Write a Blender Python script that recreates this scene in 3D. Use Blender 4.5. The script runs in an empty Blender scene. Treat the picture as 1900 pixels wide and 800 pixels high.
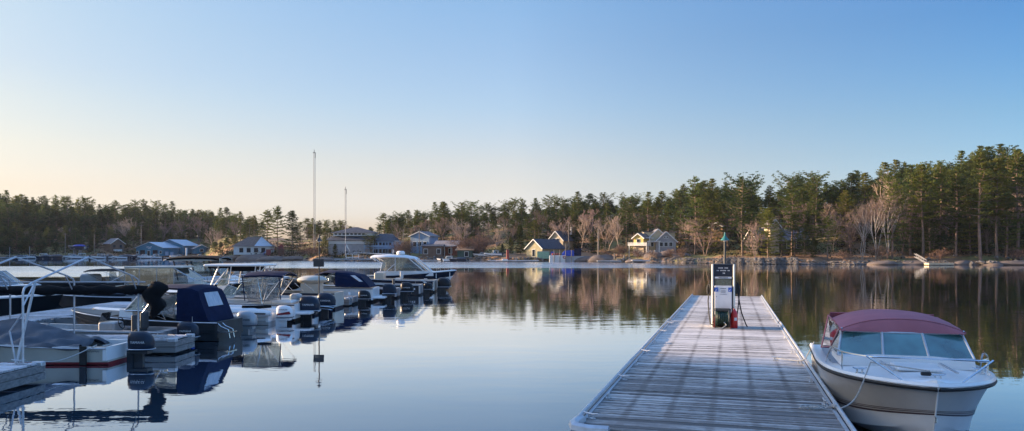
import bpy, math, random
from mathutils import Vector, Matrix
R = math.radians
HC = 2.85           # eye height above the water
FPX = 1400.0        # focal length in photo pixels (1900 wide)
HZ = 466.0          # horizon row

sc = bpy.context.scene
col = sc.collection

# ---------------------------------------------------------------- camera
cam_d = bpy.data.cameras.new('camera'); cam = bpy.data.objects.new('camera', cam_d); col.objects.link(cam)
cam.location = (0, 0, HC); cam.rotation_euler = (R(90), 0, 0)
cam_d.sensor_width = 36; cam_d.lens = 36 * FPX / 1900; cam_d.shift_y = (HZ - 400) / 1900
cam_d.clip_start = 0.1; cam_d.clip_end = 6000
sc.camera = cam

# ---------------------------------------------------------------- light
SUN_AZ, SUN_EL = -77.0, 12.0
w = bpy.data.worlds.new('World'); sc.world = w; w.use_nodes = True
nt = w.node_tree; nt.nodes.clear()
sky = nt.nodes.new('ShaderNodeTexSky'); sky.sky_type = 'NISHITA'; sky.sun_disc = False
sky.sun_elevation = R(SUN_EL); sky.sun_rotation = R(SUN_AZ)
sky.air_density = 1.0; sky.dust_density = 1.5; sky.ozone_density = 2.0; sky.altitude = 0
bg = nt.nodes.new('ShaderNodeBackground'); bg.inputs[1].default_value = 0.11
wo = nt.nodes.new('ShaderNodeOutputWorld')
# morning grade of the sky by true direction: (sine of elevation, colour factor) for the sunward, middle and far side of the sky
GR = [[(0.039, (0.498, 0.497, 0.636)), (0.074, (0.549, 0.475, 0.505)), (0.121, (0.612, 0.523, 0.495)), (0.173, (0.632, 0.562, 0.525)), (0.212, (0.623, 0.58, 0.564)), (0.266, (0.664, 0.638, 0.605))], [(0.047, (0.997, 0.894, 1.158)), (0.086, (1.004, 0.801, 0.84)), (0.118, (0.989, 0.786, 0.776)), (0.187, (0.86, 0.811, 0.844)), (0.253, (0.812, 0.822, 0.883)), (0.316, (0.755, 0.845, 0.931))], [(0.039, (0.713, 0.869, 1.38)), (0.075, (0.602, 0.694, 0.936)), (0.115, (0.501, 0.622, 0.8)), (0.156, (0.44, 0.584, 0.736)), (0.212, (0.353, 0.543, 0.745)), (0.266, (0.299, 0.514, 0.747))]]
LK = nt.links.new
tcw = nt.nodes.new('ShaderNodeTexCoord'); sw = nt.nodes.new('ShaderNodeSeparateXYZ'); LK(tcw.outputs['Generated'], sw.inputs[0])
at = nt.nodes.new('ShaderNodeMath'); at.operation = 'ARCTAN2'; LK(sw.outputs['X'], at.inputs[0]); LK(sw.outputs['Y'], at.inputs[1])
rmp = []
for g_ in GR:
    cr_ = nt.nodes.new('ShaderNodeValToRGB'); LK(sw.outputs['Z'], cr_.inputs[0]); el_ = cr_.color_ramp.elements
    el_[0].position = g_[0][0]; el_[0].color = (*[c / 2 for c in g_[0][1]], 1); el_[1].position = 1.0; el_[1].color = (.75, .875, 1.05, 1)
    for p_, c_ in g_[1:] + [(.40, tuple(c * q for c, q in zip(g_[-1][1], (1.15, 1.2, 1.3)))), (.75, (1.5, 1.75, 2.1))]: e_ = el_.new(p_); e_.color = (*[c / 2 for c in c_], 1)
    rmp.append(cr_.outputs[0])
def wmix(a_, b_, lo, hi, mode='MIX', fac=None):
    m_ = nt.nodes.new('ShaderNodeMix'); m_.data_type = 'RGBA'; m_.blend_type = mode
    if fac is None: r_ = nt.nodes.new('ShaderNodeMapRange'); r_.inputs[1].default_value = lo; r_.inputs[2].default_value = hi; LK(at.outputs[0], r_.inputs[0]); LK(r_.outputs[0], m_.inputs[0])
    else: m_.inputs[0].default_value = fac
    LK(a_, m_.inputs[6])
    if isinstance(b_, tuple): m_.inputs[7].default_value = b_
    else: LK(b_, m_.inputs[7])
    return m_.outputs[2]
g1_ = wmix(rmp[0], rmp[1], R(-34), R(0)); g2_ = wmix(g1_, rmp[2], R(0), R(34))
g3_ = wmix(sky.outputs[0], g2_, 0, 0, 'MULTIPLY', 1.0); g4_ = wmix(g3_, (2, 2, 2, 1), 0, 0, 'MULTIPLY', 1.0)
LK(g4_, bg.inputs[0]); nt.links.new(bg.outputs[0], wo.inputs[0])
sd = bpy.data.lights.new('sun', 'SUN'); so = bpy.data.objects.new('sun', sd); col.objects.link(so)
sd.energy = 5.0; sd.angle = R(0.6); sd.color = (1.0, 0.72, 0.46)
sv = Vector((math.sin(R(SUN_AZ)) * math.cos(R(SUN_EL)), math.cos(R(SUN_AZ)) * math.cos(R(SUN_EL)), math.sin(R(SUN_EL))))
so.rotation_euler = (-sv).to_track_quat('-Z', 'Y').to_euler(); so.location = (-20, 0, 40)
sc.view_settings.view_transform = 'Standard'; sc.view_settings.look = 'None'
sc.view_settings.exposure = 1.49; sc.view_settings.gamma = 1.0; sc.view_settings.use_curve_mapping = False
sc.cycles.max_bounces = 6; sc.cycles.transparent_max_bounces = 8

# ---------------------------------------------------------------- helpers
def tag(o, label=None, cat=None, group=None, kind=None):
    if label: o['label'] = label
    if cat: o['category'] = cat
    if group: o['group'] = group
    if kind: o['kind'] = kind
    return o
def thing(name, label, cat, loc=(0, 0, 0), rz=0.0, group=None):
    o = bpy.data.objects.new(name, None); col.objects.link(o); o.empty_display_size = .2
    o.location = loc; o.rotation_euler = (0, 0, rz)
    return tag(o, label, cat, group)
KIDS = {}
def children(o):
    return KIDS.get(o.name, [])
def copy_tree(o, loc=None, rz=None, scale=None, label=None, group=None, parent=None):
    c = o.copy(); col.objects.link(c)
    if parent is not None:
        c.parent = parent; KIDS.setdefault(parent.name, []).append(c)
    if loc is not None: c.location = loc
    if rz is not None: c.rotation_euler = (0, 0, rz)
    if scale is not None: c.scale = scale if hasattr(scale, '__len__') else (scale,) * 3
    if label: c['label'] = label
    if group: c['group'] = group
    for ch in children(o): copy_tree(ch, parent=c)
    return c

class MB:
    def __init__(s): s.v = []; s.f = []; s.m = []
    def add(s, vs, fs, mi=0):
        n = len(s.v); s.v += [tuple(p) for p in vs]
        s.f += [tuple(n + i for i in f) for f in fs]; s.m += [mi] * len(fs); return s
    def box(s, c, d, rz=0, mi=0, M=None):
        hx, hy, hz = d[0] / 2, d[1] / 2, d[2] / 2
        pts = [Vector((x, y, z)) for z in (-hz, hz) for x, y in ((-hx, -hy), (hx, -hy), (hx, hy), (-hx, hy))]
        rm = Matrix.Rotation(rz, 3, 'Z') if M is None else M
        return s.add([rm @ p + Vector(c) for p in pts], [(3, 2, 1, 0), (4, 5, 6, 7), (0, 1, 5, 4), (1, 2, 6, 5), (2, 3, 7, 6), (3, 0, 4, 7)], mi)
    def bar(s, a, b, w, h, mi=0):
        a = Vector(a); b = Vector(b); d = b - a
        q = d.to_track_quat('X', 'Z').to_matrix()
        return s.box((a + b) / 2, (d.length, w, h), M=q, mi=mi)
    def rbox(s, c, d, r, mi=0, rz=0):
        # box with chamfered vertical and top edges
        hx, hy, hz = d[0] / 2, d[1] / 2, d[2] / 2
        def ring(ins, z, rr):
            x, y = hx - ins, hy - ins
            return [(x, -y + rr, z), (x, y - rr, z), (x - rr, y, z), (-x + rr, y, z), (-x, y - rr, z), (-x, -y + rr, z), (-x + rr, -y, z), (x - rr, -y, z)]
        rings = [ring(r * .6, -hz, r), ring(0, -hz + r * .6, r), ring(0, hz - r, r), ring(r * .35, hz - r * .35, r), ring(r, hz, r)]
        vs = []
        rm = Matrix.Rotation(rz, 3, 'Z')
        for g in rings: vs += [rm @ Vector(p) + Vector(c) for p in g]
        fs = [tuple(range(7, -1, -1)), tuple(range(32, 40))]
        for k in range(4):
            for i in range(8):
                j = (i + 1) % 8; fs.append((k * 8 + i, k * 8 + j, k * 8 + 8 + j, k * 8 + 8 + i))
        return s.add(vs, fs, mi)
    def tube(s, pts, r, n=6, mi=0, cap=True):
        pts = [Vector(p) for p in pts]
        rs = r if hasattr(r, '__len__') else [r] * len(pts)
        vs = []; up = Vector((0, 0, 1)); last = None
        for i, p in enumerate(pts):
            d = (pts[min(i + 1, len(pts) - 1)] - pts[max(i - 1, 0)])
            if d.length < 1e-9: d = Vector((0, 0, 1))
            d.normalize()
            if last is None:
                u = d.cross(up if abs(d.z) < .95 else Vector((1, 0, 0))).normalized()
            else:
                u = (last - d * last.dot(d)).normalized()
            last = u; v = d.cross(u)
            vs += [p + (u * math.cos(6.28318 * k / n) + v * math.sin(6.28318 * k / n)) * rs[i] for k in range(n)]
        fs = []
        for i in range(len(pts) - 1):
            for k in range(n):
                j = (k + 1) % n; fs.append((i * n + k, i * n + j, i * n + n + j, i * n + n + k))
        if cap: fs += [tuple(range(n - 1, -1, -1)), tuple((len(pts) - 1) * n + k for k in range(n))]
        return s.add(vs, fs, mi)
    def loft(s, secs, closed=True, cap=True, mi=0, rowm=None):
        n = len(secs[0]); vs = [p for g in secs for p in g]; m = n if closed else n - 1
        for i in range(len(secs) - 1):
            pass
        base = len(s.v); s.v += [tuple(p) for p in vs]
        for i in range(len(secs) - 1):
            for k in range(m):
                j = (k + 1) % n
                s.f.append((base + i * n + k, base + i * n + j, base + i * n + n + j, base + i * n + n + k))
                s.m.append(rowm[k] if rowm else mi)
        if cap and closed:
            s.f.append(tuple(base + k for k in range(n - 1, -1, -1))); s.m.append(mi)
            s.f.append(tuple(base + (len(secs) - 1) * n + k for k in range(n))); s.m.append(mi)
        return s
    def prism(s, pts, axis, a, b, mi=0):
        # extrude a 2D outline along an axis: 'x' (pts=y,z) 'y' (pts=x,z) 'z' (pts=x,y)
        def P(p, t): return {'x': (t, p[0], p[1]), 'y': (p[0], t, p[1]), 'z': (p[0], p[1], t)}[axis]
        n = len(pts); vs = [P(p, a) for p in pts] + [P(p, b) for p in pts]
        fs = [tuple(range(n - 1, -1, -1)), tuple(range(n, 2 * n))] + [(i, (i + 1) % n, n + (i + 1) % n, n + i) for i in range(n)]
        return s.add(vs, fs, mi)
    def sheet(s, pts, th=.012, mi=0):
        # quad/polygon with thickness along its normal
        p = [Vector(q) for q in pts]; nrm = (p[1] - p[0]).cross(p[2] - p[0]).normalized() * th / 2
        n = len(p); vs = [q - nrm for q in p] + [q + nrm for q in p]
        fs = [tuple(range(n - 1, -1, -1)), tuple(range(n, 2 * n))] + [(i, (i + 1) % n, n + (i + 1) % n, n + i) for i in range(n)]
        return s.add(vs, fs, mi)
    def ell(s, c, r, nu=10, nv=6, mi=0, p=1.0):
        vs = []; fs = []
        def sp(x, e): return math.copysign(abs(x) ** e, x)
        for i in range(nv + 1):
            a = -math.pi / 2 + math.pi * i / nv
            for k in range(nu):
                b = 2 * math.pi * k / nu
                vs.append((c[0] + r[0] * sp(math.cos(a), p) * sp(math.cos(b), p), c[1] + r[1] * sp(math.cos(a), p) * sp(math.sin(b), p), c[2] + r[2] * sp(math.sin(a), p)))
        for i in range(nv):
            for k in range(nu):
                j = (k + 1) % nu; fs.append((i * nu + k, i * nu + j, i * nu + nu + j, i * nu + nu + k))
        return s.add(vs, fs, mi)
    def mesh(s, name, mats, smooth=False):
        me = bpy.data.meshes.new(name); me.from_pydata(s.v, [], s.f)
        for m in (mats if isinstance(mats, (list, tuple)) else [mats]): me.materials.append(m)
        me.polygons.foreach_set('material_index', s.m)
        if smooth: me.polygons.foreach_set('use_smooth', [True] * len(s.f))
        me.update()
        return me
    def build(s, name, mats, parent=None, smooth=False, recalc=True, sharp=None):
        me = s.mesh(name, mats, smooth)
        if recalc and len(s.f) < 60000:
            import bmesh
            bm = bmesh.new(); bm.from_mesh(me); bmesh.ops.recalc_face_normals(bm, faces=bm.faces[:]); bm.to_mesh(me); bm.free()
        if smooth:
            try: me.set_sharp_from_angle(angle=R(sharp or 40))
            except Exception: pass
        return link(name, me, parent)
def link(name, data, parent=None):
    o = bpy.data.objects.new(name, data); col.objects.link(o)
    if parent is not None:
        o.parent = parent; KIDS.setdefault(parent.name, []).append(o)
    return o
def text(body, size, mat, parent, loc, rot=(R(90), 0, 0), name='lettering', align='CENTER', shear=0.0):
    cu = bpy.data.curves.new(name, 'FONT'); cu.body = body; cu.size = size; cu.extrude = .002; cu.align_x = align; cu.align_y = 'CENTER'; cu.shear = shear
    tmp = bpy.data.objects.new('tmp', cu); me = tmp.to_mesh().copy(); tmp.to_mesh_clear(); bpy.data.objects.remove(tmp); bpy.data.curves.remove(cu)
    me.materials.clear(); me.materials.append(mat); o = link(name, me, parent); o.location = loc; o.rotation_euler = rot
    return o
def Yat(py, z=0.0): return (HC - z) * FPX / (py - HZ)
def Xat(px, Y): return (px - 950) / FPX * Y
def Zat(py, Y): return HC - (py - HZ) * Y / FPX
def interp(tab, x):
    if x <= tab[0][0]: return tab[0][1]
    for (a, b), (c, d) in zip(tab, tab[1:]):
        if x <= c: return b + (d - b) * (x - a) / (c - a)
    return tab[-1][1]

# ---------------------------------------------------------------- materials
def nn(t, typ, **kw):
    n = t.nodes.new(typ)
    for k, v in kw.items(): setattr(n, k, v)
    return n
def mat(name, c, rough=.6, metal=0.0, var=.15, scale=3.0, c2=None, bump=0.0, bscale=30.0, spec=.5, stretch=None, alpha=None, coord='Object', rnd=0.0, coat=0.0):
    m = bpy.data.materials.new(name); m.use_nodes = True; t = m.node_tree; b = t.nodes['Principled BSDF']
    L = t.links.new
    tc = nn(t, 'ShaderNodeTexCoord'); mp = nn(t, 'ShaderNodeMapping'); L(tc.outputs[coord], mp.inputs[0])
    if stretch: mp.inputs['Scale'].default_value = stretch
    nz = nn(t, 'ShaderNodeTexNoise'); nz.inputs['Scale'].default_value = scale; nz.inputs['Detail'].default_value = 5; L(mp.outputs[0], nz.inputs['Vector'])
    mx = nn(t, 'ShaderNodeMix', data_type='RGBA')
    lo = tuple(max(0, x * (1 - var)) for x in c) if c2 is None else c
    hi = tuple(min(1, x * (1 + var)) for x in c) if c2 is None else c2
    mx.inputs[6].default_value = (*lo, 1); mx.inputs[7].default_value = (*hi, 1)
    rp = nn(t, 'ShaderNodeMapRange'); rp.inputs[1].default_value = .32; rp.inputs[2].default_value = .68; L(nz.outputs[0], rp.inputs[0]); L(rp.outputs[0], mx.inputs[0])
    out = mx.outputs[2]
    if rnd:
        oi = nn(t, 'ShaderNodeObjectInfo'); hs = nn(t, 'ShaderNodeHueSaturation')
        r1 = nn(t, 'ShaderNodeMapRange'); r1.inputs[3].default_value = 1 - rnd; r1.inputs[4].default_value = 1 + rnd; L(oi.outputs['Random'], r1.inputs[0]); L(r1.outputs[0], hs.inputs['Value'])
        r2 = nn(t, 'ShaderNodeMapRange'); r2.inputs[3].default_value = .5 - rnd * .06; r2.inputs[4].default_value = .5 + rnd * .06
        ml = nn(t, 'ShaderNodeMath', operation='FRACT'); m2 = nn(t, 'ShaderNodeMath', operation='MULTIPLY'); m2.inputs[1].default_value = 7.31
        L(oi.outputs['Random'], m2.inputs[0]); L(m2.outputs[0], ml.inputs[0]); L(ml.outputs[0], r2.inputs[0]); L(r2.outputs[0], hs.inputs['Hue'])
        L(out, hs.inputs['Color']); out = hs.outputs[0]
    L(out, b.inputs['Base Color'])
    b.inputs['Roughness'].default_value = rough; b.inputs['Metallic'].default_value = metal
    b.inputs['Specular IOR Level'].default_value = spec
    if coat: b.inputs['Coat Weight'].default_value = coat; b.inputs['Coat Roughness'].default_value = .08
    if bump:
        n2 = nn(t, 'ShaderNodeTexNoise'); n2.inputs['Scale'].default_value = bscale; n2.inputs['Detail'].default_value = 4; L(mp.outputs[0], n2.inputs['Vector'])
        bp = nn(t, 'ShaderNodeBump'); bp.inputs['Strength'].default_value = bump; bp.inputs['Distance'].default_value = .05
        L(n2.outputs[0], bp.inputs['Height']); L(bp.outputs[0], b.inputs['Normal'])
    if alpha is not None: b.inputs['Alpha'].default_value = alpha
    return m
def glass_mat(name, tint=(.75, .85, .88), refl=.12, dirt=0.0, dirtc=(.5, .55, .6)):
    m = bpy.data.materials.new(name); m.use_nodes = True; t = m.node_tree; t.nodes.clear(); L = t.links.new
    tr = nn(t, 'ShaderNodeBsdfTransparent'); tr.inputs[0].default_value = (*tint, 1)
    gl = nn(t, 'ShaderNodeBsdfGlossy'); gl.inputs['Roughness'].default_value = .03
    df = nn(t, 'ShaderNodeBsdfDiffuse'); df.inputs[0].default_value = (*dirtc, 1)
    fr = nn(t, 'ShaderNodeLayerWeight'); fr.inputs[0].default_value = .35
    mr = nn(t, 'ShaderNodeMapRange'); mr.inputs[3].default_value = refl; mr.inputs[4].default_value = 1; L(fr.outputs['Fresnel'], mr.inputs[0])
    nz = nn(t, 'ShaderNodeTexNoise'); nz.inputs['Scale'].default_value = 2.2; tc = nn(t, 'ShaderNodeTexCoord'); L(tc.outputs['Object'], nz.inputs['Vector'])
    mu = nn(t, 'ShaderNodeMath', operation='MULTIPLY'); mu.inputs[1].default_value = dirt * 2; L(nz.outputs[0], mu.inputs[0])
    m0 = nn(t, 'ShaderNodeMixShader'); L(mu.outputs[0], m0.inputs[0]); L(tr.outputs[0], m0.inputs[1]); L(df.outputs[0], m0.inputs[2])
    m1 = nn(t, 'ShaderNodeMixShader'); L(mr.outputs[0], m1.inputs[0]); L(m0.outputs[0], m1.inputs[1]); L(gl.outputs[0], m1.inputs[2])
    o = nn(t, 'ShaderNodeOutputMaterial'); L(m1.outputs[0], o.inputs[0]); return m
def leaf_mat(name, c1, c2, trans=.25, rnd=.25):
    m = bpy.data.materials.new(name); m.use_nodes = True; t = m.node_tree; t.nodes.clear(); L = t.links.new
    tc = nn(t, 'ShaderNodeTexCoord'); nz = nn(t, 'ShaderNodeTexNoise'); nz.inputs['Scale'].default_value = .45; nz.inputs['Detail'].default_value = 5; L(tc.outputs['Object'], nz.inputs['Vector'])
    rp = nn(t, 'ShaderNodeMapRange'); rp.inputs[1].default_value = .35; rp.inputs[2].default_value = .65; L(nz.outputs[0], rp.inputs[0])
    mx = nn(t, 'ShaderNodeMix', data_type='RGBA'); mx.inputs[6].default_value = (*c1, 1); mx.inputs[7].default_value = (*c2, 1); L(rp.outputs[0], mx.inputs[0])
    oi = nn(t, 'ShaderNodeObjectInfo'); hs = nn(t, 'ShaderNodeHueSaturation')
    r1 = nn(t, 'ShaderNodeMapRange'); r1.inputs[3].default_value = 1 - rnd; r1.inputs[4].default_value = 1 + rnd; L(oi.outputs['Random'], r1.inputs[0]); L(r1.outputs[0], hs.inputs['Value'])
    m2 = nn(t, 'ShaderNodeMath', operation='MULTIPLY'); m2.inputs[1].default_value = 9.7; ml = nn(t, 'ShaderNodeMath', operation='FRACT'); r2 = nn(t, 'ShaderNodeMapRange'); r2.inputs[3].default_value = .485; r2.inputs[4].default_value = .51
    L(oi.outputs['Random'], m2.inputs[0]); L(m2.outputs[0], ml.inputs[0]); L(ml.outputs[0], r2.inputs[0]); L(r2.outputs[0], hs.inputs['Hue']); L(mx.outputs[2], hs.inputs['Color'])
    d = nn(t, 'ShaderNodeBsdfDiffuse'); tl = nn(t, 'ShaderNodeBsdfTranslucent'); L(hs.outputs[0], d.inputs[0]); L(hs.outputs[0], tl.inputs[0])
    ms = nn(t, 'ShaderNodeMixShader'); ms.inputs[0].default_value = trans; L(d.outputs[0], ms.inputs[1]); L(tl.outputs[0], ms.inputs[2])
    o = nn(t, 'ShaderNodeOutputMaterial'); L(ms.outputs[0], o.inputs[0]); return m

M = {}
M['white'] = mat('gelcoat_white', (.72, .73, .73), .32, var=.05, scale=1.2, coat=.3)
M['cream'] = mat('gelcoat_cream', (.45, .43, .37), .4, var=.09, scale=1.5)
M['greyhull'] = mat('gelcoat_grey', (.40, .40, .40), .45, var=.1, scale=2)
M['navy'] = mat('gelcoat_navy', (.006, .011, .028), .3, var=.2)
M['black'] = mat('gelcoat_black', (.006, .007, .009), .4, var=.2)
M['red'] = mat('paint_red', (.20, .015, .02), .5, var=.15)
M['maroon'] = mat('stripe_maroon', (.05, .02, .025), .4, var=.15)
M['alu'] = mat('aluminium', (.52, .53, .55), .38, metal=.7, var=.12, scale=6)
M['steel'] = mat('stainless', (.66, .67, .68), .2, metal=1.0, var=.06)
M['galv'] = mat('galvanised_pipe', (.50, .52, .55), .42, metal=.55, var=.14, scale=8)
M['darkalu'] = mat('painted_dark_aluminium', (.022, .028, .034), .45, var=.2, scale=4)
M['canvas_navy'] = mat('canvas_navy', (.003, .010, .040), .85, var=.18, scale=2.5, bump=.5, bscale=3, spec=.2)
M['canvas_black'] = mat('canvas_black', (.005, .006, .008), .85, var=.2, scale=2.5, bump=.5, bscale=3, spec=.2)
M['canvas_grey'] = mat('tarp_grey', (.05, .06, .078), .5, var=.22, scale=2.0, bump=.9, bscale=2.2, spec=.4)
M['canvas_maroon'] = mat('canvas_maroon', (.33, .125, .155), .8, var=.14, scale=1.2, bump=.55, bscale=2.0, spec=.25)
M['canvas_blue'] = mat('tarp_blue', (.008, .045, .34), .6, var=.2, scale=2.0, bump=.8, bscale=2)
M['glass'] = glass_mat('window_glass', (.62, .70, .74), .16, .05)
M['vinyl2'] = glass_mat('clear_vinyl_new', (.80, .80, .78), .16, .06, (.5, .48, .44))
M['vinyl'] = glass_mat('clear_vinyl', (.62, .64, .64), .10, .16, (.6, .6, .58))
M['tglass'] = glass_mat('tinted_windscreen', (.16, .30, .32), .12, .42, (.17, .44, .48))
M['cowl'] = mat('cowling_dark_blue', (.008, .016, .034), .38, var=.15, spec=.35)
M['cowlb'] = mat('cowling_black', (.004, .006, .011), .38, var=.15, spec=.35)
M['cowls'] = mat('cowling_silver', (.33, .35, .37), .35, metal=.3, var=.08)
M['cowlw'] = mat('cowling_white', (.70, .71, .72), .3, var=.05)
M['leg'] = mat('outboard_leg', (.02, .024, .03), .4, var=.2)
M['rubber'] = mat('rubber_black', (.012, .012, .012), .7, var=.2)
M['seat'] = mat('seat_vinyl', (.55, .55, .53), .55, var=.08)
M['seatd'] = mat('seat_vinyl_dark', (.05, .055, .06), .6, var=.12)
M['letter'] = mat('letter_white', (.62, .64, .66), .5, var=.02)
M['letterd'] = mat('letter_dark', (.03, .03, .04), .5, var=.02)
M['yellow'] = mat('buoy_yellow', (.75, .45, .02), .5, var=.1)
M['blue'] = mat('fender_blue', (.01, .05, .30), .5, var=.1)
M['rope'] = mat('rope_fibre', (.38, .38, .37), .9, var=.2, scale=30)
M['rust'] = mat('paint_orange_red', (.28, .035, .025), .6, var=.15)
M['green'] = mat('reel_green', (.008, .04, .028), .5, var=.2)
M['firered'] = mat('extinguisher_red', (.52, .015, .015), .3, var=.06, coat=.3)
M['pumpw'] = mat('panel_white', (.62, .64, .68), .4, var=.05, scale=4)
M['pumpc'] = mat('post_cream', (.74, .70, .60), .45, var=.06)
M['pumpn'] = mat('panel_navy', (.012, .018, .035), .35, var=.15)
M['signblue'] = mat('sign_blue', (.02, .09, .42), .4, var=.05)
M['teal'] = mat('lamp_teal', (.03, .16, .15), .45, var=.12)
M['pole'] = mat('pole_dark', (.03, .032, .034), .5, var=.2)
M['wpole'] = mat('weathered_pole', (.22, .19, .16), .9, var=.2, stretch=(1, 1, .2))

def plank_mat(name, wood, frost, frost_amt, axis_lines=False):
    m = bpy.data.materials.new(name); m.use_nodes = True; t = m.node_tree; b = t.nodes['Principled BSDF']; L = t.links.new
    tc = nn(t, 'ShaderNodeTexCoord'); mp = nn(t, 'ShaderNodeMapping'); mp.inputs['Scale'].default_value = (.7, 9, 9); L(tc.outputs['Object'], mp.inputs[0])
    gr = nn(t, 'ShaderNodeTexNoise'); gr.inputs['Scale'].default_value = 3.0; gr.inputs['Detail'].default_value = 8; gr.inputs['Roughness'].default_value = .7; L(mp.outputs[0], gr.inputs['Vector'])
    mx = nn(t, 'ShaderNodeMix', data_type='RGBA'); mx.inputs[6].default_value = (*[x * .55 for x in wood], 1); mx.inputs[7].default_value = (*[x * 1.3 for x in wood], 1)
    rp = nn(t, 'ShaderNodeMapRange'); rp.inputs[1].default_value = .3; rp.inputs[2].default_value = .7; L(gr.outputs[0], rp.inputs[0]); L(rp.outputs[0], mx.inputs[0])
    # each board weathers differently (cells stretched along the board)
    sx = nn(t, 'ShaderNodeSeparateXYZ'); L(tc.outputs['Object'], sx.inputs[0])
    md = nn(t, 'ShaderNodeMath', operation='DIVIDE'); md.inputs[1].default_value = .14; L(sx.outputs['Y'], md.inputs[0])
    fl = nn(t, 'ShaderNodeMath', operation='FLOOR'); L(md.outputs[0], fl.inputs[0])
    wn = nn(t, 'ShaderNodeTexWhiteNoise', noise_dimensions='1D'); L(fl.outputs[0], wn.inputs['W'])
    mb_ = nn(t, 'ShaderNodeMapRange'); mb_.inputs[3].default_value = .6; mb_.inputs[4].default_value = 1.45; L(wn.outputs[0], mb_.inputs[0])
    wm = nn(t, 'ShaderNodeVectorMath', operation='SCALE'); L(mx.outputs[2], wm.inputs[0]); L(mb_.outputs[0], wm.inputs['Scale'])
    # frost: patchy, per board, less where feet wore it off
    f1 = nn(t, 'ShaderNodeTexNoise'); f1.inputs['Scale'].default_value = .55; f1.inputs['Detail'].default_value = 4; L(tc.outputs['Object'], f1.inputs['Vector'])
    f2 = nn(t, 'ShaderNodeTexNoise'); f2.inputs['Scale'].default_value = 22; f2.inputs['Detail'].default_value = 5; mp2 = nn(t, 'ShaderNodeMapping'); mp2.inputs['Scale'].default_value = (.35, 2.2, 1); L(tc.outputs['Object'], mp2.inputs[0]); L(mp2.outputs[0], f2.inputs['Vector'])
    a1 = nn(t, 'ShaderNodeMath', operation='ADD'); L(f1.outputs[0], a1.inputs[0]); L(f2.outputs[0], a1.inputs[1])
    a2 = nn(t, 'ShaderNodeMath', operation='MULTIPLY_ADD'); a2.inputs[1].default_value = .30; L(wn.outputs[0], a2.inputs[0]); L(a1.outputs[0], a2.inputs[2])
    last = a2.outputs[0]
    if axis_lines:
        # joists below: the frost has thawed over them
        pp = nn(t, 'ShaderNodeMath', operation='PINGPONG'); pp.inputs[1].default_value = .30; ad = nn(t, 'ShaderNodeMath', operation='ADD'); ad.inputs[1].default_value = 0.0; L(sx.outputs['X'], ad.inputs[0]); L(ad.outputs[0], pp.inputs[0])
        lm = nn(t, 'ShaderNodeMapRange'); lm.inputs[1].default_value = .0; lm.inputs[2].default_value = .075; lm.inputs[3].default_value = -.24; lm.inputs[4].default_value = 0; L(pp.outputs[0], lm.inputs[0])
        a3 = nn(t, 'ShaderNodeMath', operation='ADD'); L(last, a3.inputs[0]); L(lm.outputs[0], a3.inputs[1]); 
        # thicker frost towards the open end; the ramp also paints in its sunlit brightness
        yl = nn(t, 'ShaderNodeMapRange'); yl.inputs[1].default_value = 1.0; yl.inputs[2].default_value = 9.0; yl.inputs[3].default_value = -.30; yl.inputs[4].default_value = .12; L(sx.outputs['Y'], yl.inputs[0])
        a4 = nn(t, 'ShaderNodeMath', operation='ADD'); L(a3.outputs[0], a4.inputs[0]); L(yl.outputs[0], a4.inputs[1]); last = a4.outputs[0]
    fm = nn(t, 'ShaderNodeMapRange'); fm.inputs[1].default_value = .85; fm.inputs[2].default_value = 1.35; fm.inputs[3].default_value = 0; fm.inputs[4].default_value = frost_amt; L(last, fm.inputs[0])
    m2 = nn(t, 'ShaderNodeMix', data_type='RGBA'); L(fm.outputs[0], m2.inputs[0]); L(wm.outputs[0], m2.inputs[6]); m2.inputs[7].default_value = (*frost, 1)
    L(m2.outputs[2], b.inputs['Base Color']); b.inputs['Roughness'].default_value = .75
    bp = nn(t, 'ShaderNodeBump'); bp.inputs['Strength'].default_value = .5; bp.inputs['Distance'].default_value = .012; L(gr.outputs[0], bp.inputs['Height']); L(bp.outputs[0], b.inputs['Normal'])
    return m
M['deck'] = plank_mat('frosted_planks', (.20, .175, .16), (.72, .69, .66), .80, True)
M['fdeck'] = plank_mat('frosted_finger_planks', (.22, .205, .19), (.62, .65, .70), .85)
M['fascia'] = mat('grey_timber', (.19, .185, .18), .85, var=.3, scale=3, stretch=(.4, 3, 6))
M['fasciad'] = mat('dark_timber', (.05, .045, .04), .9, var=.3, scale=3)
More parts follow.
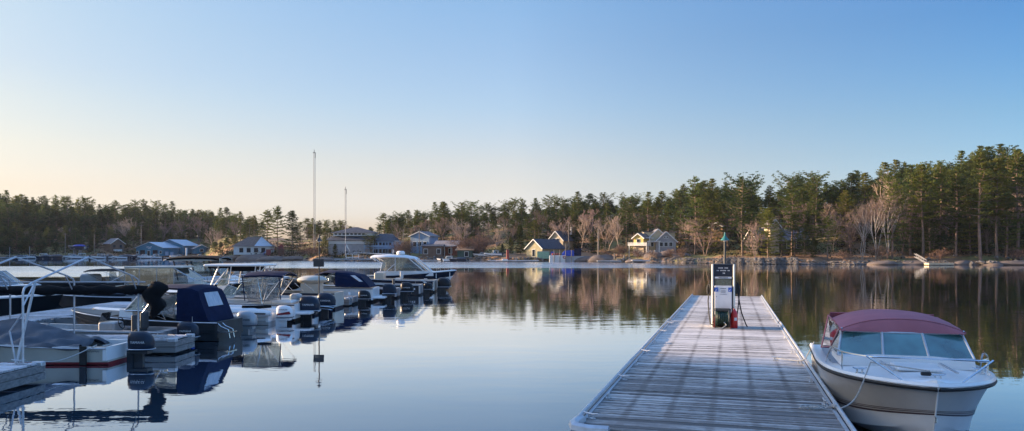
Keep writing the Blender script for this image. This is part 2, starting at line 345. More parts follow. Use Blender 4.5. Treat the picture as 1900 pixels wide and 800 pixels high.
# ---------------------------------------------------------------- water
def water_mat():
    m = bpy.data.materials.new('lake_water'); m.use_nodes = True; t = m.node_tree; b = t.nodes['Principled BSDF']; L = t.links.new
    b.inputs['Base Color'].default_value = (.012, .035, .06, 1); b.inputs['Roughness'].default_value = .015; b.inputs['IOR'].default_value = 2.0
    g = nn(t, 'ShaderNodeNewGeometry'); sp = nn(t, 'ShaderNodeSeparateXYZ'); L(g.outputs['Position'], sp.inputs[0])
    wob = nn(t, 'ShaderNodeTexNoise'); wob.inputs['Scale'].default_value = .03; wob.inputs['Detail'].default_value = 3; mpw = nn(t, 'ShaderNodeMapping'); mpw.inputs['Scale'].default_value = (.35, 1, 1); L(g.outputs['Position'], mpw.inputs[0]); L(mpw.outputs[0], wob.inputs['Vector'])
    wy = nn(t, 'ShaderNodeMath', operation='MULTIPLY_ADD'); wy.inputs[1].default_value = 26; L(wob.outputs[0], wy.inputs[0]); L(sp.outputs['Y'], wy.inputs[2])   # Y + 26*noise (mean +13)
    def step(src, a, c):
        r = nn(t, 'ShaderNodeMapRange', interpolation_type='SMOOTHSTEP'); r.inputs[1].default_value = a; r.inputs[2].default_value = c; L(src, r.inputs[0]); return r.outputs[0]
    def mul(a, c):
        r = nn(t, 'ShaderNodeMath', operation='MULTIPLY'); L(a, r.inputs[0]); L(c, r.inputs[1]); return r.outputs[0]
    def inv(a):
        r = nn(t, 'ShaderNodeMath', operation='SUBTRACT'); r.inputs[0].default_value = 1; L(a, r.inputs[1]); return r.outputs[0]
    Y = wy.outputs[0]; X = sp.outputs['X']
    far = mul(mul(step(Y, 136, 146), inv(step(X, 24, 50))), step(X, -75, -55))
    left = mul(mul(step(Y, 92, 100), inv(step(Y, 150, 158))), inv(step(X, -48, -40)))
    sm = nn(t, 'ShaderNodeMath', operation='MAXIMUM'); L(far, sm.inputs[0]); L(left, sm.inputs[1]); mask = sm.outputs[0]
    n1 = nn(t, 'ShaderNodeTexNoise'); n1.inputs['Scale'].default_value = 1.1; n1.inputs['Detail'].default_value = 4; mp = nn(t, 'ShaderNodeMapping'); mp.inputs['Scale'].default_value = (.45, 1, 1); L(g.outputs['Position'], mp.inputs[0]); L(mp.outputs[0], n1.inputs['Vector'])
    st = nn(t, 'ShaderNodeMapRange'); st.inputs[3].default_value = .0065; st.inputs[4].default_value = .15; L(mask, st.inputs[0])
    # the calm water still carries faint swell, a little stronger in patches
    cal = nn(t, 'ShaderNodeTexNoise'); cal.inputs['Scale'].default_value = .09; cal.inputs['Detail'].default_value = 2; L(mpw.inputs[0].links[0].from_socket, cal.inputs['Vector'])
    cm = nn(t, 'ShaderNodeMapRange'); cm.inputs[1].default_value = .4; cm.inputs[2].default_value = .62; cm.inputs[3].default_value = .55; cm.inputs[4].default_value = 1.6; L(cal.outputs[0], cm.inputs[0])
    sc2 = mul(st.outputs[0], cm.outputs[0])
    hm = mul(n1.outputs[0], sc2)
    bp = nn(t, 'ShaderNodeBump'); bp.inputs['Strength'].default_value = 1; bp.inputs['Distance'].default_value = 1.0; L(hm, bp.inputs['Height']); L(bp.outputs[0], b.inputs['Normal'])
    rr = nn(t, 'ShaderNodeMapRange'); rr.inputs[3].default_value = .012; rr.inputs[4].default_value = .2; L(mask, rr.inputs[0]); L(rr.outputs[0], b.inputs['Roughness'])
    # mirror weight by viewing angle (still water reflects almost everything at a low angle)
    dt = nn(t, 'ShaderNodeSeparateXYZ'); L(g.outputs['Incoming'], dt.inputs[0])
    fc = nn(t, 'ShaderNodeValToRGB'); L(dt.outputs['Z'], fc.inputs[0]); e = fc.color_ramp.elements; e[0].position = 0; e[0].color = (1, 1, 1, 1); e[1].position = 1; e[1].color = (.04,) * 3 + (1,)
    for p_, v_ in ((.10, .97), (.125, .93), (.165, .72), (.20, .56), (.235, .46), (.40, .18)): q_ = e.new(p_); q_.color = (v_, v_, v_, 1)
    gl = nn(t, 'ShaderNodeBsdfGlossy'); gl.inputs[0].default_value = (.97, .98, 1, 1); L(rr.outputs[0], gl.inputs['Roughness']); L(bp.outputs[0], gl.inputs['Normal'])
    df = nn(t, 'ShaderNodeBsdfDiffuse'); df.inputs[0].default_value = (.018, .045, .075, 1); ms = nn(t, 'ShaderNodeMixShader'); L(fc.outputs[0], ms.inputs[0]); L(df.outputs[0], ms.inputs[1]); L(gl.outputs[0], ms.inputs[2])
    L(ms.outputs[0], t.nodes['Material Output'].inputs[0]); t.nodes.remove(b)
    return m
wb = MB(); wb.add([(-900, -200, 0), (900, -200, 0), (900, 900, 0), (-900, 900, 0)], [(0, 1, 2, 3)])
tag(wb.build('water', water_mat(), recalc=False), kind='structure')

# ---------------------------------------------------------------- land
SHORE = [(-200, 300), (0, 290), (230, 300), (370, 312), (420, 246), (480, 226), (560, 226), (600, 210), (700, 206), (840, 212), (960, 200), (1020, 202), (1100, 194), (1180, 186), (1300, 174), (1400, 164), (1480, 161), (1600, 158), (1700, 156), (1900, 153)]
def az_of(px): return math.degrees(math.atan((px - 950) / FPX))
SH = [(-125, 62), (-100, 62), (-78, 64), (-60, 78), (-50, 96), (-47, 128), (-43, 235), (-40, 330)] + [(az_of(px), Y / math.cos(R(az_of(px)))) for px, Y in SHORE] + [(42, 190), (70, 150)]
HILL = [(-125, 6), (-60, 5), (-50, 8), (-46, 18), (-42, 20), (-38, 14), (-30, 11), (-22, 8), (-16, 5), (-10, 6), (-4, 9), (4, 12), (12, 13), (20, 14), (35, 16), (70, 14)]  # the rise beyond the left edge is added to shade the left wood
def shore_r(az): return interp(SH, az) + .9 * math.sin(az * 2.3) + .6 * math.sin(az * 5.1 + 1) + .35 * math.sin(az * 13)
PROF = [(0, 0), (1, .55), (3, 1.1), (8, 1.7), (16, 2.2), (30, 3.2)]
def ground(x, y):
    az = math.degrees(math.atan2(x, y)); r = math.hypot(x, y); d = r - shore_r(az)
    if d <= 0: return max(-1.5, d * .35)
    H = interp(HILL, az)
    h = interp(PROF, d)
    if az > 22: h *= .55 + .45 * min(1, d / 14)
    if az < -45: h += 1.5 * min(1, d / 6)
    if d > 14: h += H * (1 - math.exp(-((d - 14) / 45.0) ** 1.4))
    h += min(1, d / 8) * (.28 * math.sin(x * .31 + 2) * math.cos(y * .27) + .2 * math.sin(x * .83) * math.sin(y * .71 + 1))
    # flat lots near the buildings on the open centre shore
    return h
def land_mat():
    m = bpy.data.materials.new('shore_ground'); m.use_nodes = True; t = m.node_tree; b = t.nodes['Principled BSDF']; L = t.links.new
    g = nn(t, 'ShaderNodeNewGeometry'); sp = nn(t, 'ShaderNodeSeparateXYZ'); L(g.outputs['Position'], sp.inputs[0])
    def noise(s, d=5):
        n = nn(t, 'ShaderNodeTexNoise'); n.inputs['Scale'].default_value = s; n.inputs['Detail'].default_value = d; L(g.outputs['Position'], n.inputs['Vector']); return n.outputs[0]
    def mr(a, lo, hi):
        r = nn(t, 'ShaderNodeMapRange'); r.inputs[1].default_value = lo; r.inputs[2].default_value = hi; L(a, r.inputs[0]); return r.outputs[0]
    def mix(f, a, c):
        x = nn(t, 'ShaderNodeMix', data_type='RGBA'); L(f, x.inputs[0])
        for s, v in ((6, a), (7, c)):
            if isinstance(v, tuple): x.inputs[s].default_value = (*v, 1)
            else: L(v, x.inputs[s])
        return x.outputs[2]
    litter = mix(mr(noise(.6), .35, .65), (.34, .18, .085), (.20, .12, .065))
    grass = mix(mr(noise(.9), .35, .65), (.22, .18, .055), (.13, .125, .04))
    gsel = mr(noise(.07, 3), .47, .55)
    land = mix(gsel, litter, grass)
    rock = mix(mr(noise(1.4), .35, .65), (.26, .20, .17), (.13, .11, .10))
    hz = nn(t, 'ShaderNodeMath', operation='MULTIPLY_ADD'); hz.inputs[1].default_value = 1.6; L(noise(.35), hz.inputs[0]); L(sp.outputs['Z'], hz.inputs[2])
    out = mix(mr(hz.outputs[0], 1.0, 1.5), rock, land)
    wet = mr(sp.outputs['Z'], .02, .22)
    out = mix(wet, (.03, .027, .025), out)
    L(out, b.inputs['Base Color']); b.inputs['Roughness'].default_value = .92
    bp = nn(t, 'ShaderNodeBump'); bp.inputs['Strength'].default_value = .8; bp.inputs['Distance'].default_value = .4; L(noise(1.7), bp.inputs['Height']); L(bp.outputs[0], b.inputs['Normal'])
    return m
LM = land_mat()
gb = MB(); azs = [-125 + .5 * i for i in range(391)]
ds = [-12, -3, -1, -.2, .3, .8, 1.5, 2.5, 4, 6, 8, 11, 14, 18, 23, 29, 36, 45, 56, 70, 90, 115, 150, 200, 280, 420]
for a in azs:
    s = shore_r(a)
    for d in ds:
        r = s + d; x, y = r * math.sin(R(a)), r * math.cos(R(a)); gb.v.append((x, y, ground(x, y)))
n = len(ds)
for i in range(len(azs) - 1):
    for k in range(n - 1):
        gb.f.append((i * n + k, (i + 1) * n + k, (i + 1) * n + k + 1, i * n + k + 1)); gb.m.append(0)
o = gb.build('terrain', LM, smooth=True, recalc=False, sharp=180); tag(o, kind='structure')
# the lake bed under everything
bb = MB(); bb.add([(-900, -200, -2.2), (900, -200, -2.2), (900, 900, -2.2), (-900, 900, -2.2)], [(0, 1, 2, 3)])
tag(bb.build('lake_ground', mat('lake_bed', (.05, .045, .035), .9), recalc=False), kind='structure')

# ---------------------------------------------------------------- trees
M['pine1'] = leaf_mat('pine_needles', (.065, .100, .032), (.150, .170, .045), .4)
M['pine2'] = leaf_mat('pine_needles_dark', (.045, .078, .032), (.105, .13, .042), .35)
M['pine3'] = leaf_mat('pine_needles_yellowish', (.10, .125, .03), (.20, .20, .045), .4)
M['cedar'] = leaf_mat('cedar_sprays', (.045, .07, .026), (.085, .10, .03), .2)
M['bark'] = mat('pine_bark', (.17, .12, .09), .95, var=.3, scale=2, rnd=.2)
M['twig'] = mat('bare_twigs', (.20, .14, .115), .95, var=.2, scale=.6, rnd=.28)
M['twigp'] = mat('bare_twigs_pale', (.36, .27, .21), .95, var=.2, scale=.6, rnd=.2)
M['birch'] = mat('birch_bark', (.34, .30, .26), .85, var=.3, scale=1.5)
M['twigr'] = mat('bare_twigs_reddish', (.17, .10, .07), .95, var=.25, scale=.6, rnd=.2)

def leafcard(F, V, p, dx, s, rng, flat=.35):
    # one narrow sprig of needles: a bent pair of triangles
    a = rng.uniform(0, 6.283); u = Vector((math.cos(a), math.sin(a), rng.uniform(-flat, flat * 1.4))).normalized()
    u = (u + dx * .9).normalized()
    v = Vector((-u.y, u.x, rng.uniform(-.5, .5))).normalized()
    L_ = s * rng.uniform(.7, 1.3); w_ = L_ * rng.uniform(.22, .38); n = len(V)
    V += [p - u * L_ * .4, p + v * w_, p + u * L_ * .6 + Vector((0, 0, L_ * .1)), p - v * w_]
    F.append((n, n + 1, n + 2, n + 3))
def pine_mesh(seed, H=20.0, bare=.3, width=4.6, dens=1.0, jag=.5, lean=0.0, top='round', tuft=.5):
    rng = random.Random(seed); t = MB(); V = []; F = []
    ph = rng.uniform(0, 6.28)
    def tr(z): return Vector((lean * z + .12 * math.sin(z * .35 + ph), .12 * math.cos(z * .31 + ph), z))
    zs = [H * k / 9 for k in range(10)]
    t.tube([tr(z) - Vector((0, 0, .8 if z == 0 else 0)) for z in zs], [max(.03, .27 * (H / 20) * (1 - z / H) ** .8) for z in zs], 6)
    z = H * bare; az = rng.uniform(0, 6.28)
    while z < H * .99:
        k = (z / H - bare) / (1 - bare)
        if top == 'cone': env = (1 - k) ** .8 * .95 + .05
        elif top == 'flat': env = .45 + .55 * math.sin(min(1, k * 1.15) * math.pi * .62) if k < .9 else .7 * (1 - k) / .1 + .3
        else: env = (.55 + .6 * k) if k < .35 else (.76 * (1 - ((k - .35) / .65) ** 1.35) + .05)
        nb = rng.choice((3, 4, 4, 5))
        for b in range(nb):
            az += 6.283 / nb + rng.uniform(-.5, .5)
            Lb = width * env * rng.uniform(1 - jag, 1.12)
            if rng.random() < .12 * jag * 2: continue
            rise = (.10 + .55 * k) * Lb + rng.uniform(-.1, .15) * Lb
            d = Vector((math.cos(az), math.sin(az), 0))
            p0 = tr(z); pm = p0 + d * Lb * .5 + Vector((0, 0, rise * .25)); p1 = p0 + d * Lb + Vector((0, 0, rise))
            t.tube([p0, pm, p1], [.05 + .012 * Lb, .03 + .006 * Lb, .015], 3, cap=False)
            side = Vector((-d.y, d.x, 0)); nsp = int((3.2 + 2.3 * Lb) * (dens if dens >= 1 else 1))
            per = max(4, int(10 * dens))
            for q in range(nsp):
                f = (q + rng.uniform(.2, 1)) / nsp; f = .18 + .86 * f
                c = p0.lerp(pm, f * 2) if f < .5 else pm.lerp(p1, f * 2 - 1)
                sd = rng.choice((-1, 1)) * rng.uniform(.15, 1) * (.10 + .30 * math.sin(min(1, f) * math.pi * .85)) * Lb * .8
                c = c + side * sd + Vector((0, 0, rng.uniform(-.05, .22)))
                out = (d + side * math.copysign(.7, sd) + Vector((0, 0, .35 + .4 * k))).normalized(); rs = tuft * rng.uniform(.7, 1.15)
                for w__ in range(per):
                    o_ = Vector((rng.gauss(0, .55), rng.gauss(0, .55), rng.gauss(0, .13))) * rs
                    leafcard(F, V, c + o_ + out * rng.uniform(0, .5) * rs, out * 1.3, tuft * .85, rng, .4)
        z += rng.uniform(.62, 1.2) * (H / 20) * (1.25 if k < .5 else .8)
    for q in range(int(22 * dens)): leafcard(F, V, tr(H) + Vector((rng.gauss(0, .25), rng.gauss(0, .25), rng.uniform(-1, .2))), Vector((0, 0, .8)), tuft * .9, rng)
    c = MB(); c.v = [tuple(v) for v in V]; c.f = F; c.m = [0] * len(F)
    return t, c
def bare_mesh(seed, H=12.0, spread=.55, levels=5, upright=.35, nstem=1, r0=.13, twig_w=.02, lowest=.25):
    rng = random.Random(seed); t = MB(); tw = MB()
    def grow(p, d, L_, r, lev):
        segs = 3 if lev < 3 else 2; pts = [p]; q = p
        for i in range(segs):
            d = (d + Vector((rng.gauss(0, .13), rng.gauss(0, .13), upright * .18))).normalized(); q = q + d * L_ / segs; pts.append(q)
        if lev <= 1: t.tube(pts, [r * (1 - .4 * i / segs) for i in range(segs + 1)], 5 if lev == 0 else 4, cap=False)
        else: tw.tube(pts, [max(twig_w * .35, r * (1 - .5 * i / segs)) for i in range(segs + 1)], 3, cap=False)
        if lev >= levels: return
        nk = rng.choice((3, 4, 4)) if lev < levels - 1 else rng.choice((4, 5))
        if lev == 0: nk += 5
        for k in range(nk):
            f = rng.uniform(lowest if lev == 0 else .25, 1.0); i = min(segs - 1, int(f * segs)); pp = pts[i].lerp(pts[i + 1], f * segs - i)
            a = rng.uniform(0, 6.283); side = d.cross(Vector((math.cos(a), math.sin(a), .3))).normalized()
            nd = (d * rng.uniform(.5, .9) + side * spread * rng.uniform(.7, 1.25) + Vector((0, 0, upright * .5))).normalized()
            grow(pp, nd, L_ * rng.uniform(.42, .68) * (1.15 - .35 * f), max(twig_w * .6, r * .5), lev + 1)
    for s in range(nstem):
        a = rng.uniform(0, 6.28); d = Vector((math.cos(a) * .18 * (nstem > 1), math.sin(a) * .12 * (nstem > 1), 1)).normalized()
        grow(Vector((math.cos(a) * .3 * (nstem > 1), math.sin(a) * .3 * (nstem > 1), -.5)), d, H * .62 * rng.uniform(.85, 1.05), r0, 0)
    return t, tw
HID = []
def proto(name, tb, cb, tm, cm):
    return (name, tb.mesh('trunk', tm), cb.mesh('crown', cm), max(v[2] for v in cb.v))
PINES = [
    proto('white_pine', *pine_mesh(1, 20, .16, 5.2), M['bark'], M['pine1']),
    proto('white_pine', *pine_mesh(2, 20, .34, 5.0, jag=.6), M['bark'], M['pine1']),
    proto('white_pine', *pine_mesh(3, 20, .08, 5.4), M['bark'], M['pine2']),
    proto('white_pine', *pine_mesh(4, 20, .30, 5.8, jag=.7, top='flat'), M['bark'], M['pine2']),
    proto('white_pine', *pine_mesh(5, 20, .14, 4.3, jag=.5), M['bark'], M['pine1']),
    proto('white_pine', *pine_mesh(6, 20, .42, 4.9, jag=.6, lean=.03), M['bark'], M['pine3']),
    proto('white_pine', *pine_mesh(7, 20, .06, 5.2, jag=.4), M['bark'], M['pine3']),
    proto('white_pine', *pine_mesh(8, 20, .24, 4.4, jag=.7, top='flat'), M['bark'], M['pine1']),
]
SPRUCE = [proto('cedar', *pine_mesh(21, 9, .05, 1.7, jag=.25, top='cone', tuft=.4), M['bark'], M['cedar']),
          proto('cedar', *pine_mesh(22, 9, .03, 2.7, jag=.35, top='round', tuft=.4), M['bark'], M['cedar'])]
BARE = [
    proto('bare_tree', *bare_mesh(31, 12), M['twig'], M['twig']),
    proto('bare_tree', *bare_mesh(32, 12, spread=.7, nstem=2, levels=4), M['twig'], M['twig']),
    proto('bare_tree', *bare_mesh(33, 12, spread=.45, upright=.6), M['twigp'], M['twigp']),
    proto('bare_tree', *bare_mesh(34, 12, spread=.6, nstem=3, r0=.10, levels=4), M['twigp'], M['twigp']),
    proto('birch_tree', *bare_mesh(35, 14, spread=.42, nstem=3, r0=.10, upright=.35, levels=4, lowest=.55, twig_w=.012), M['birch'], M['twig']),
    proto('bare_shrub', *bare_mesh(36, 5, spread=.8, nstem=5, r0=.05, levels=3, twig_w=.02), M['twigr'], M['twigr']),
]
trng = random.Random(77)
def plant(pr, x, y, H, label, group, cat=None, wf=1.0, z=None):
    name, tm, cm, h0 = pr
    s = H / h0; r = thing(name, label, cat or name.replace('_', ' '), (x, y, ground(x, y) if z is None else z), trng.uniform(0, 6.28), group)
    r.scale = (s * wf, s * wf, s)
    link('trunk', tm, r); link('crown', cm, r); return r
def at_px(px, d):
    a = az_of(px); r = shore_r(a) + d; return r * math.sin(R(a)), r * math.cos(R(a))
SKY = [(-150, 345), (0, 356), (60, 360), (100, 366), (200, 371), (300, 375), (340, 380), (400, 386), (470, 396), (500, 400), (600, 411), (700, 413), (716, 395), (740, 388), (800, 382), (830, 378), (900, 378), (1000, 370), (1050, 360), (1150, 362), (1200, 357), (1250, 350), (1290, 334), (1380, 330), (1440, 350), (1480, 326), (1560, 330), (1610, 320), (1660, 303), (1740, 298), (1800, 280), (1900, 272), (2050, 272)]
def zone(px):
    for lim, s in ((110, 'on the ridge left of the blue tarp boat'), (240, 'on the ridge behind the blue tarp boat'), (400, 'on the ridge behind the blue boathouse'), (560, 'on the ridge left of the tall mast'),
                   (700, 'behind the wide clubhouse'), (830, 'behind the blue house and brick cottage'), (960, 'behind the green boathouse'), (1090, 'behind the beige barn'),
                   (1170, 'between the barn and the yellow cottage'), (1260, 'behind the yellow cottage'), (1380, 'behind the lawn and riprap'), (1520, 'around the house hidden in pines'),
                   (1660, 'behind the leaning birches'), (1760, 'above the little shed on the right shore')):
        if px < lim: return s
    return 'on the rightmost stretch of the wooded shore'
def topH(px, y, x, Y): return Zat(y, Y) - ground(x, Y)
STUFF_V = []
np_ = 0
def row(p0, p1, step, d, dy, kinds, ridge, group='white pines along the far shore', hmin=6):
    global np_
    px = p0
    while px < p1:
        q = px + trng.uniform(-.4, .4) * step; dd = d * trng.uniform(.85, 1.15)
        x, Y = at_px(q, dd); yt = interp(SKY, q) + trng.uniform(*dy)
        H = topH(q, yt, x, Y)
        if H > hmin:
            pr = PINES[trng.choice(kinds)]; Z_ = zone(q)
            plant(pr, x, Y, H, ('skyline' if ridge else 'lower') + ' white pine ' + Z_, group + ' ' + Z_, 'pine tree', wf=trng.uniform(.95, 1.25) * min(1.5, max(1, (17 / H) ** .5))); np_ += 1
        px += step * trng.uniform(.8, 1.2)
# skyline rows
row(-60, 480, 13, 70, (-6, 9), (0, 1, 2, 4, 5, 7), True)
row(-60, 470, 15, 50, (12, 34), (0, 2, 3, 4, 2), False)
row(-40, 400, 24, 22, (45, 72), (2, 2, 4), False, hmin=4)
row(560, 712, 10, 75, (-5, 8), (0, 1, 4, 7), True)
row(712, 1180, 15, 52, (-8, 10), (0, 1, 2, 3, 4, 7), True)
row(720, 1180, 17, 36, (14, 38), (0, 2, 2, 4), False)
row(1180, 1500, 18, 46, (-4, 14), (0, 1, 2, 4, 6, 7), True)
row(1190, 1500, 22, 34, (18, 50), (0, 2, 6, 4), False)
row(1500, 2000, 17, 48, (-10, 14), (0, 1, 2, 4, 6, 7), True)
row(1500, 2000, 22, 34, (18, 60), (0, 1, 2, 6), False)
print('pines', np_)
# signature trees, front of the wood: px, distance inland, top y, kind, label
SIG = [
    (1290, 13, 324, 0, 'big white pine on the lawn edge with twin trunks above the riprap'),
    (1262, 24, 352, 2, 'white pine just right of the grey gabled house'),
    (1377, 9, 318, 3, 'tall flat-topped white pine standing near the lamp post on the fuel dock'),
    (1350, 20, 344, 0, 'broad white pine with yellow-green boughs between two taller pines'),
    (1163, 18, 356, 3, 'spreading white pine left of the yellow cottage'),
    (1470, 9, 332, 1, 'white pine rising over the gold-lit gable hidden in the trees'),
    (1515, 30, 318, 7, 'thin-topped white pine breaking the skyline above the hidden house'),
    (1465, 34, 316, 3, 'flat-crowned white pine breaking the skyline left of the hidden house'),
    (1775, 9, 306, 0, 'sunlit white pine with long bare trunk beside the little shed'),
    (1818, 5, 274, 1, 'tallest white pine of the right shore above the floating swim dock'),
    (1850, 7, 288, 5, 'tall white pine with bare straight trunk near the photo edge'),
    (1888, 10, 274, 1, 'dark tall white pine at the right end of the shore'),
    (1712, 7, 300, 5, 'slender leaning white pine left of the little shed'),
    (1745, 16, 296, 1, 'white pine behind the slender leaning pine'),
    (1655, 6, 318, 7, 'white pine with a forked pale trunk beside the leaning birches'),
    (1690, 14, 304, 2, 'full white pine between the birches and the little shed'),
    (515, 12, 380, 1, 'white pine with layered boughs at the base of the tall mast'),
    (542, 11, 390, 2, 'dense white pine just left of the tall mast'),
    (496, 16, 388, 1, 'open white pine over the red play frame'),
    (603, 6, 438, 6, 'short dark pine in front of the clubhouse'),
    (688, 9, 433, 3, 'small flat pine in front of the clubhouse roof'),
    (822, 34, 374, 0, 'two-lobed white pine above the brick cottage'),
    (857, 38, 373, 7, 'isolated spiky white pine on the skyline above the green boathouse'),
    (992, 24, 408, 6, 'rounded young pine behind the beige barn'),
    (1065, 26, 392, 0, 'white pine behind the barn with light green boughs'),
    (1115, 8, 442, 2, 'short dark pine beside the pale utility pole'),
    (1450, 5, 424, 0, 'young pine on the bank before the hidden house'),
    (1492, 6, 428, 2, 'dark round-headed young pine above the gravel bank'),
    (1425, 6, 385, 6, 'full young pine left of the gold-lit gable'),
    (1475, 8, 392, 2, 'dense dark pine right below the gold-lit gable'),
    (1508, 8, 372, 0, 'pine before the right wing of the hidden house'),
    (1395, 12, 372, 2, 'dark pine between the flat-topped pine and the hidden house'),
    (1318, 16, 352, 6, 'yellow-green pine behind the twin-trunk pine'),
    (1240, 30, 372, 0, 'pine above the roof of the grey gabled house'),
    (1570, 22, 352, 6, 'yellowish pine left of the leaning birches'),
    (1800, 12, 340, 6, 'bright low-branched pine right of the little shed'),
    (1868, 6, 352, 0, 'low-branched pine near the right end of the shore'),
    (1725, 12, 380, 2, 'small dense pine left of the little shed'),
    (1536, 5, 400, 1, 'thin young pine near the bank right of the dark round one'),
    (436, 8, 436, 6, 'bushy yellow-green pine on the granite point'),
    (462, 7, 450, 2, 'low bushy pine on the granite point by the hip roofed hall'),
]
for px, d, y, k, lab in SIG:
    x, Y = at_px(px, d); H = topH(px, y, x, Y)
    plant(PINES[k], x, Y, H, lab, 'white pines along the far shore', 'pine tree', wf=trng.uniform(1.0, 1.15) * (1.5 if H < 9 else 1.2 if H < 15 else 1))
for px, d, y, k, lab in [(965, 10, 418, 0, 'narrow pointed cedar left of the beige barn'), (948, 12, 440, 1, 'bushy cedar left of the narrow pointed one'),
                         (1100, 12, 430, 1, 'round cedar right of the blue-tarped barge'), (932, 9, 452, 1, 'low cedar by the boat trailers'),
                         (1510, 5, 440, 1, 'cedar bush by the gravel bank in the shade'), (410, 9, 448, 1, 'cedar bush right of the blue boathouse'), (622, 5, 452, 1, 'cedar below the clubhouse wall')]:
    x, Y = at_px(px, d); plant(SPRUCE[k], x, Y, topH(px, y, x, Y), lab, 'cedars by the far shore', 'cedar')
BSIG = [
    (918, 6, 418, 2, 'pale bare tree with upswept branches by the boat trailers'), (735, 24, 410, 1, 'wide bare tree behind the clubhouse wing'), (770, 30, 416, 0, 'bare tree behind the blue house'),
    (822, 22, 400, 0, 'reddish bare tree above the brick cottage roof'), (858, 24, 402, 3, 'bare tree above the green boathouse roof'), (895, 28, 410, 1, 'bare tree in the shade behind the orange shrubs'),
    (1040, 20, 400, 3, 'pinkish bare tree behind the barn gable'), (1078, 16, 396, 2, 'tall pinkish bare tree behind the blue tarp'), (1100, 20, 384, 0, 'tallest pinkish bare tree behind the blue tarp'), (1125, 18, 398, 3, 'bare tree left of the pale slim trunk'),
    (1149, 12, 394, 2, 'pale slim bare tree left of the yellow cottage'), (1220, 34, 396, 0, 'bare tree behind the grey gabled house'), (1310, 12, 396, 1, 'leafless tree under the big twin-trunk pine'),
    (1403, 4, 404, 1, 'pinkish bare tree with forked trunk on the riprap bank'), (1420, 24, 400, 0, 'bare tree behind the hidden house porch'), (1560, 26, 372, 1, 'wide reddish bare tree amid the pines'), (1530, 28, 376, 0, 'reddish bare tree above the hidden house roof'),
    (1600, 20, 372, 0, 'reddish bare tree behind the leaning birches'), (1690, 20, 380, 1, 'bare tree in shade left of the little shed'), (1730, 16, 400, 0, 'bare tree in shade behind the slender pine'), (1650, 26, 315, 2, 'tall reddish bare tree topping the birches'),
    (1800, 20, 400, 1, 'bare tree in shade right of the little shed'), (1885, 18, 350, 0, 'reddish bare tree at the right end of the shore'),
    (240, 30, 402, 3, 'pinkish bare crown catching sun above the left docks'), (330, 26, 404, 1, 'bare tree behind the blue boathouse roof'), (370, 24, 400, 0, 'wide bare tree right of the blue boathouse'), (398, 20, 420, 3, 'pale bare tree between the boathouse and the point'),
    (300, 28, 410, 0, 'bare tree behind the blue boathouse ridge'), (200, 28, 412, 1, 'bare tree behind the house in the left woods'), (440, 30, 410, 0, 'bare tree behind the granite point'), (560, 26, 418, 1, 'bare tree beside the foot of the tall mast'), (582, 12, 434, 0, 'small bare tree at the foot of the tall mast'),
    (640, 40, 414, 1, 'bare tree behind the clubhouse ridge'), (60, 26, 425, 1, 'bare tree in deep shade behind the left docks'), (130, 26, 420, 0, 'bare tree in deep shade left of the forest house'),
]
for px, d, y, k, lab in BSIG:
    x, Y = at_px(px, d); plant(BARE[k], x, Y, topH(px, y, x, Y), lab, 'bare trees along the far shore', 'bare tree', wf=trng.uniform(.9, 1.25))
for px, d, y, lab in [(1598, 5, 362, 'leftmost leaning birch with pale stems above the shaded bank'), (1622, 5, 345, 'pale birch clump with fine pink twigs'), (1643, 6, 340, 'pale birch clump nearest the forked pine')]:
    x, Y = at_px(px, d); plant(BARE[4], x, Y, topH(px, y, x, Y), lab, 'birches on the right shore', 'birch tree', wf=.8)
shr = [(868, 5, 432), (882, 6, 430), (896, 5, 436), (1160, 4, 452), (1130, 3, 458), (1145, 5, 452), (575, 3, 452), (560, 3, 456), (590, 3, 454), (1265, 4, 456), (1640, 4, 452), (1570, 3, 462), (1740, 4, 458), (1210, 3, 460), (1240, 3, 458), (1185, 4, 462), (445, 3, 458), (520, 3, 456), (1890, 3, 456), (760, 5, 440), (745, 4, 446)]
for px, d, y in shr:
    x, Y = at_px(px, d); Z_ = zone(px).replace('behind', 'near').replace('above', 'near').replace('on the ridge ', '').replace('near the rightmost','on the rightmost')
    plant(BARE[5], x, Y, max(1.2, topH(px, y, x, Y)), 'leafless reddish shrub on the bank ' + Z_, 'leafless shrubs ' + Z_, 'shrub', wf=1.6)

hz = MB(); hz.box((0, 370, 40), (1500, 860, 88)); hzo = hz.build('haze', [])
hm = bpy.data.materials.new('morning_haze'); hm.use_nodes = True; ht = hm.node_tree; ht.nodes.clear(); hp = nn(ht, 'ShaderNodeVolumePrincipled'); hp.inputs['Color'].default_value = (.80, .87, 1, 1); hp.inputs['Density'].default_value = .00007; hp.inputs['Anisotropy'].default_value = .2
ho = nn(ht, 'ShaderNodeOutputMaterial'); ht.links.new(hp.outputs[0], ho.inputs['Volume']); hzo.data.materials.append(hm); tag(hzo, 'thin morning haze over the water and the wooded shore', 'haze', kind='stuff')
for px, d, y, k in [(1000, 30, 388, 0), (945, 28, 398, 1), (1188, 30, 392, 0), (1345, 26, 384, 1), (1478, 20, 372, 0), (1545, 16, 392, 3), (1582, 14, 380, 1), (1672, 14, 352, 0), (1700, 22, 350, 1), (1752, 20, 372, 0), (1835, 14, 392, 1), (1862, 16, 380, 0), (1275, 20, 402, 3), (790, 32, 404, 0)]:
    x, Y = at_px(px, d); plant(BARE[k], x, Y, topH(px, y, x, Y), 'leafless tree mixed among the pines ' + zone(px), 'leafless trees among the pines ' + zone(px), 'bare tree', wf=trng.uniform(.8, 1.1))
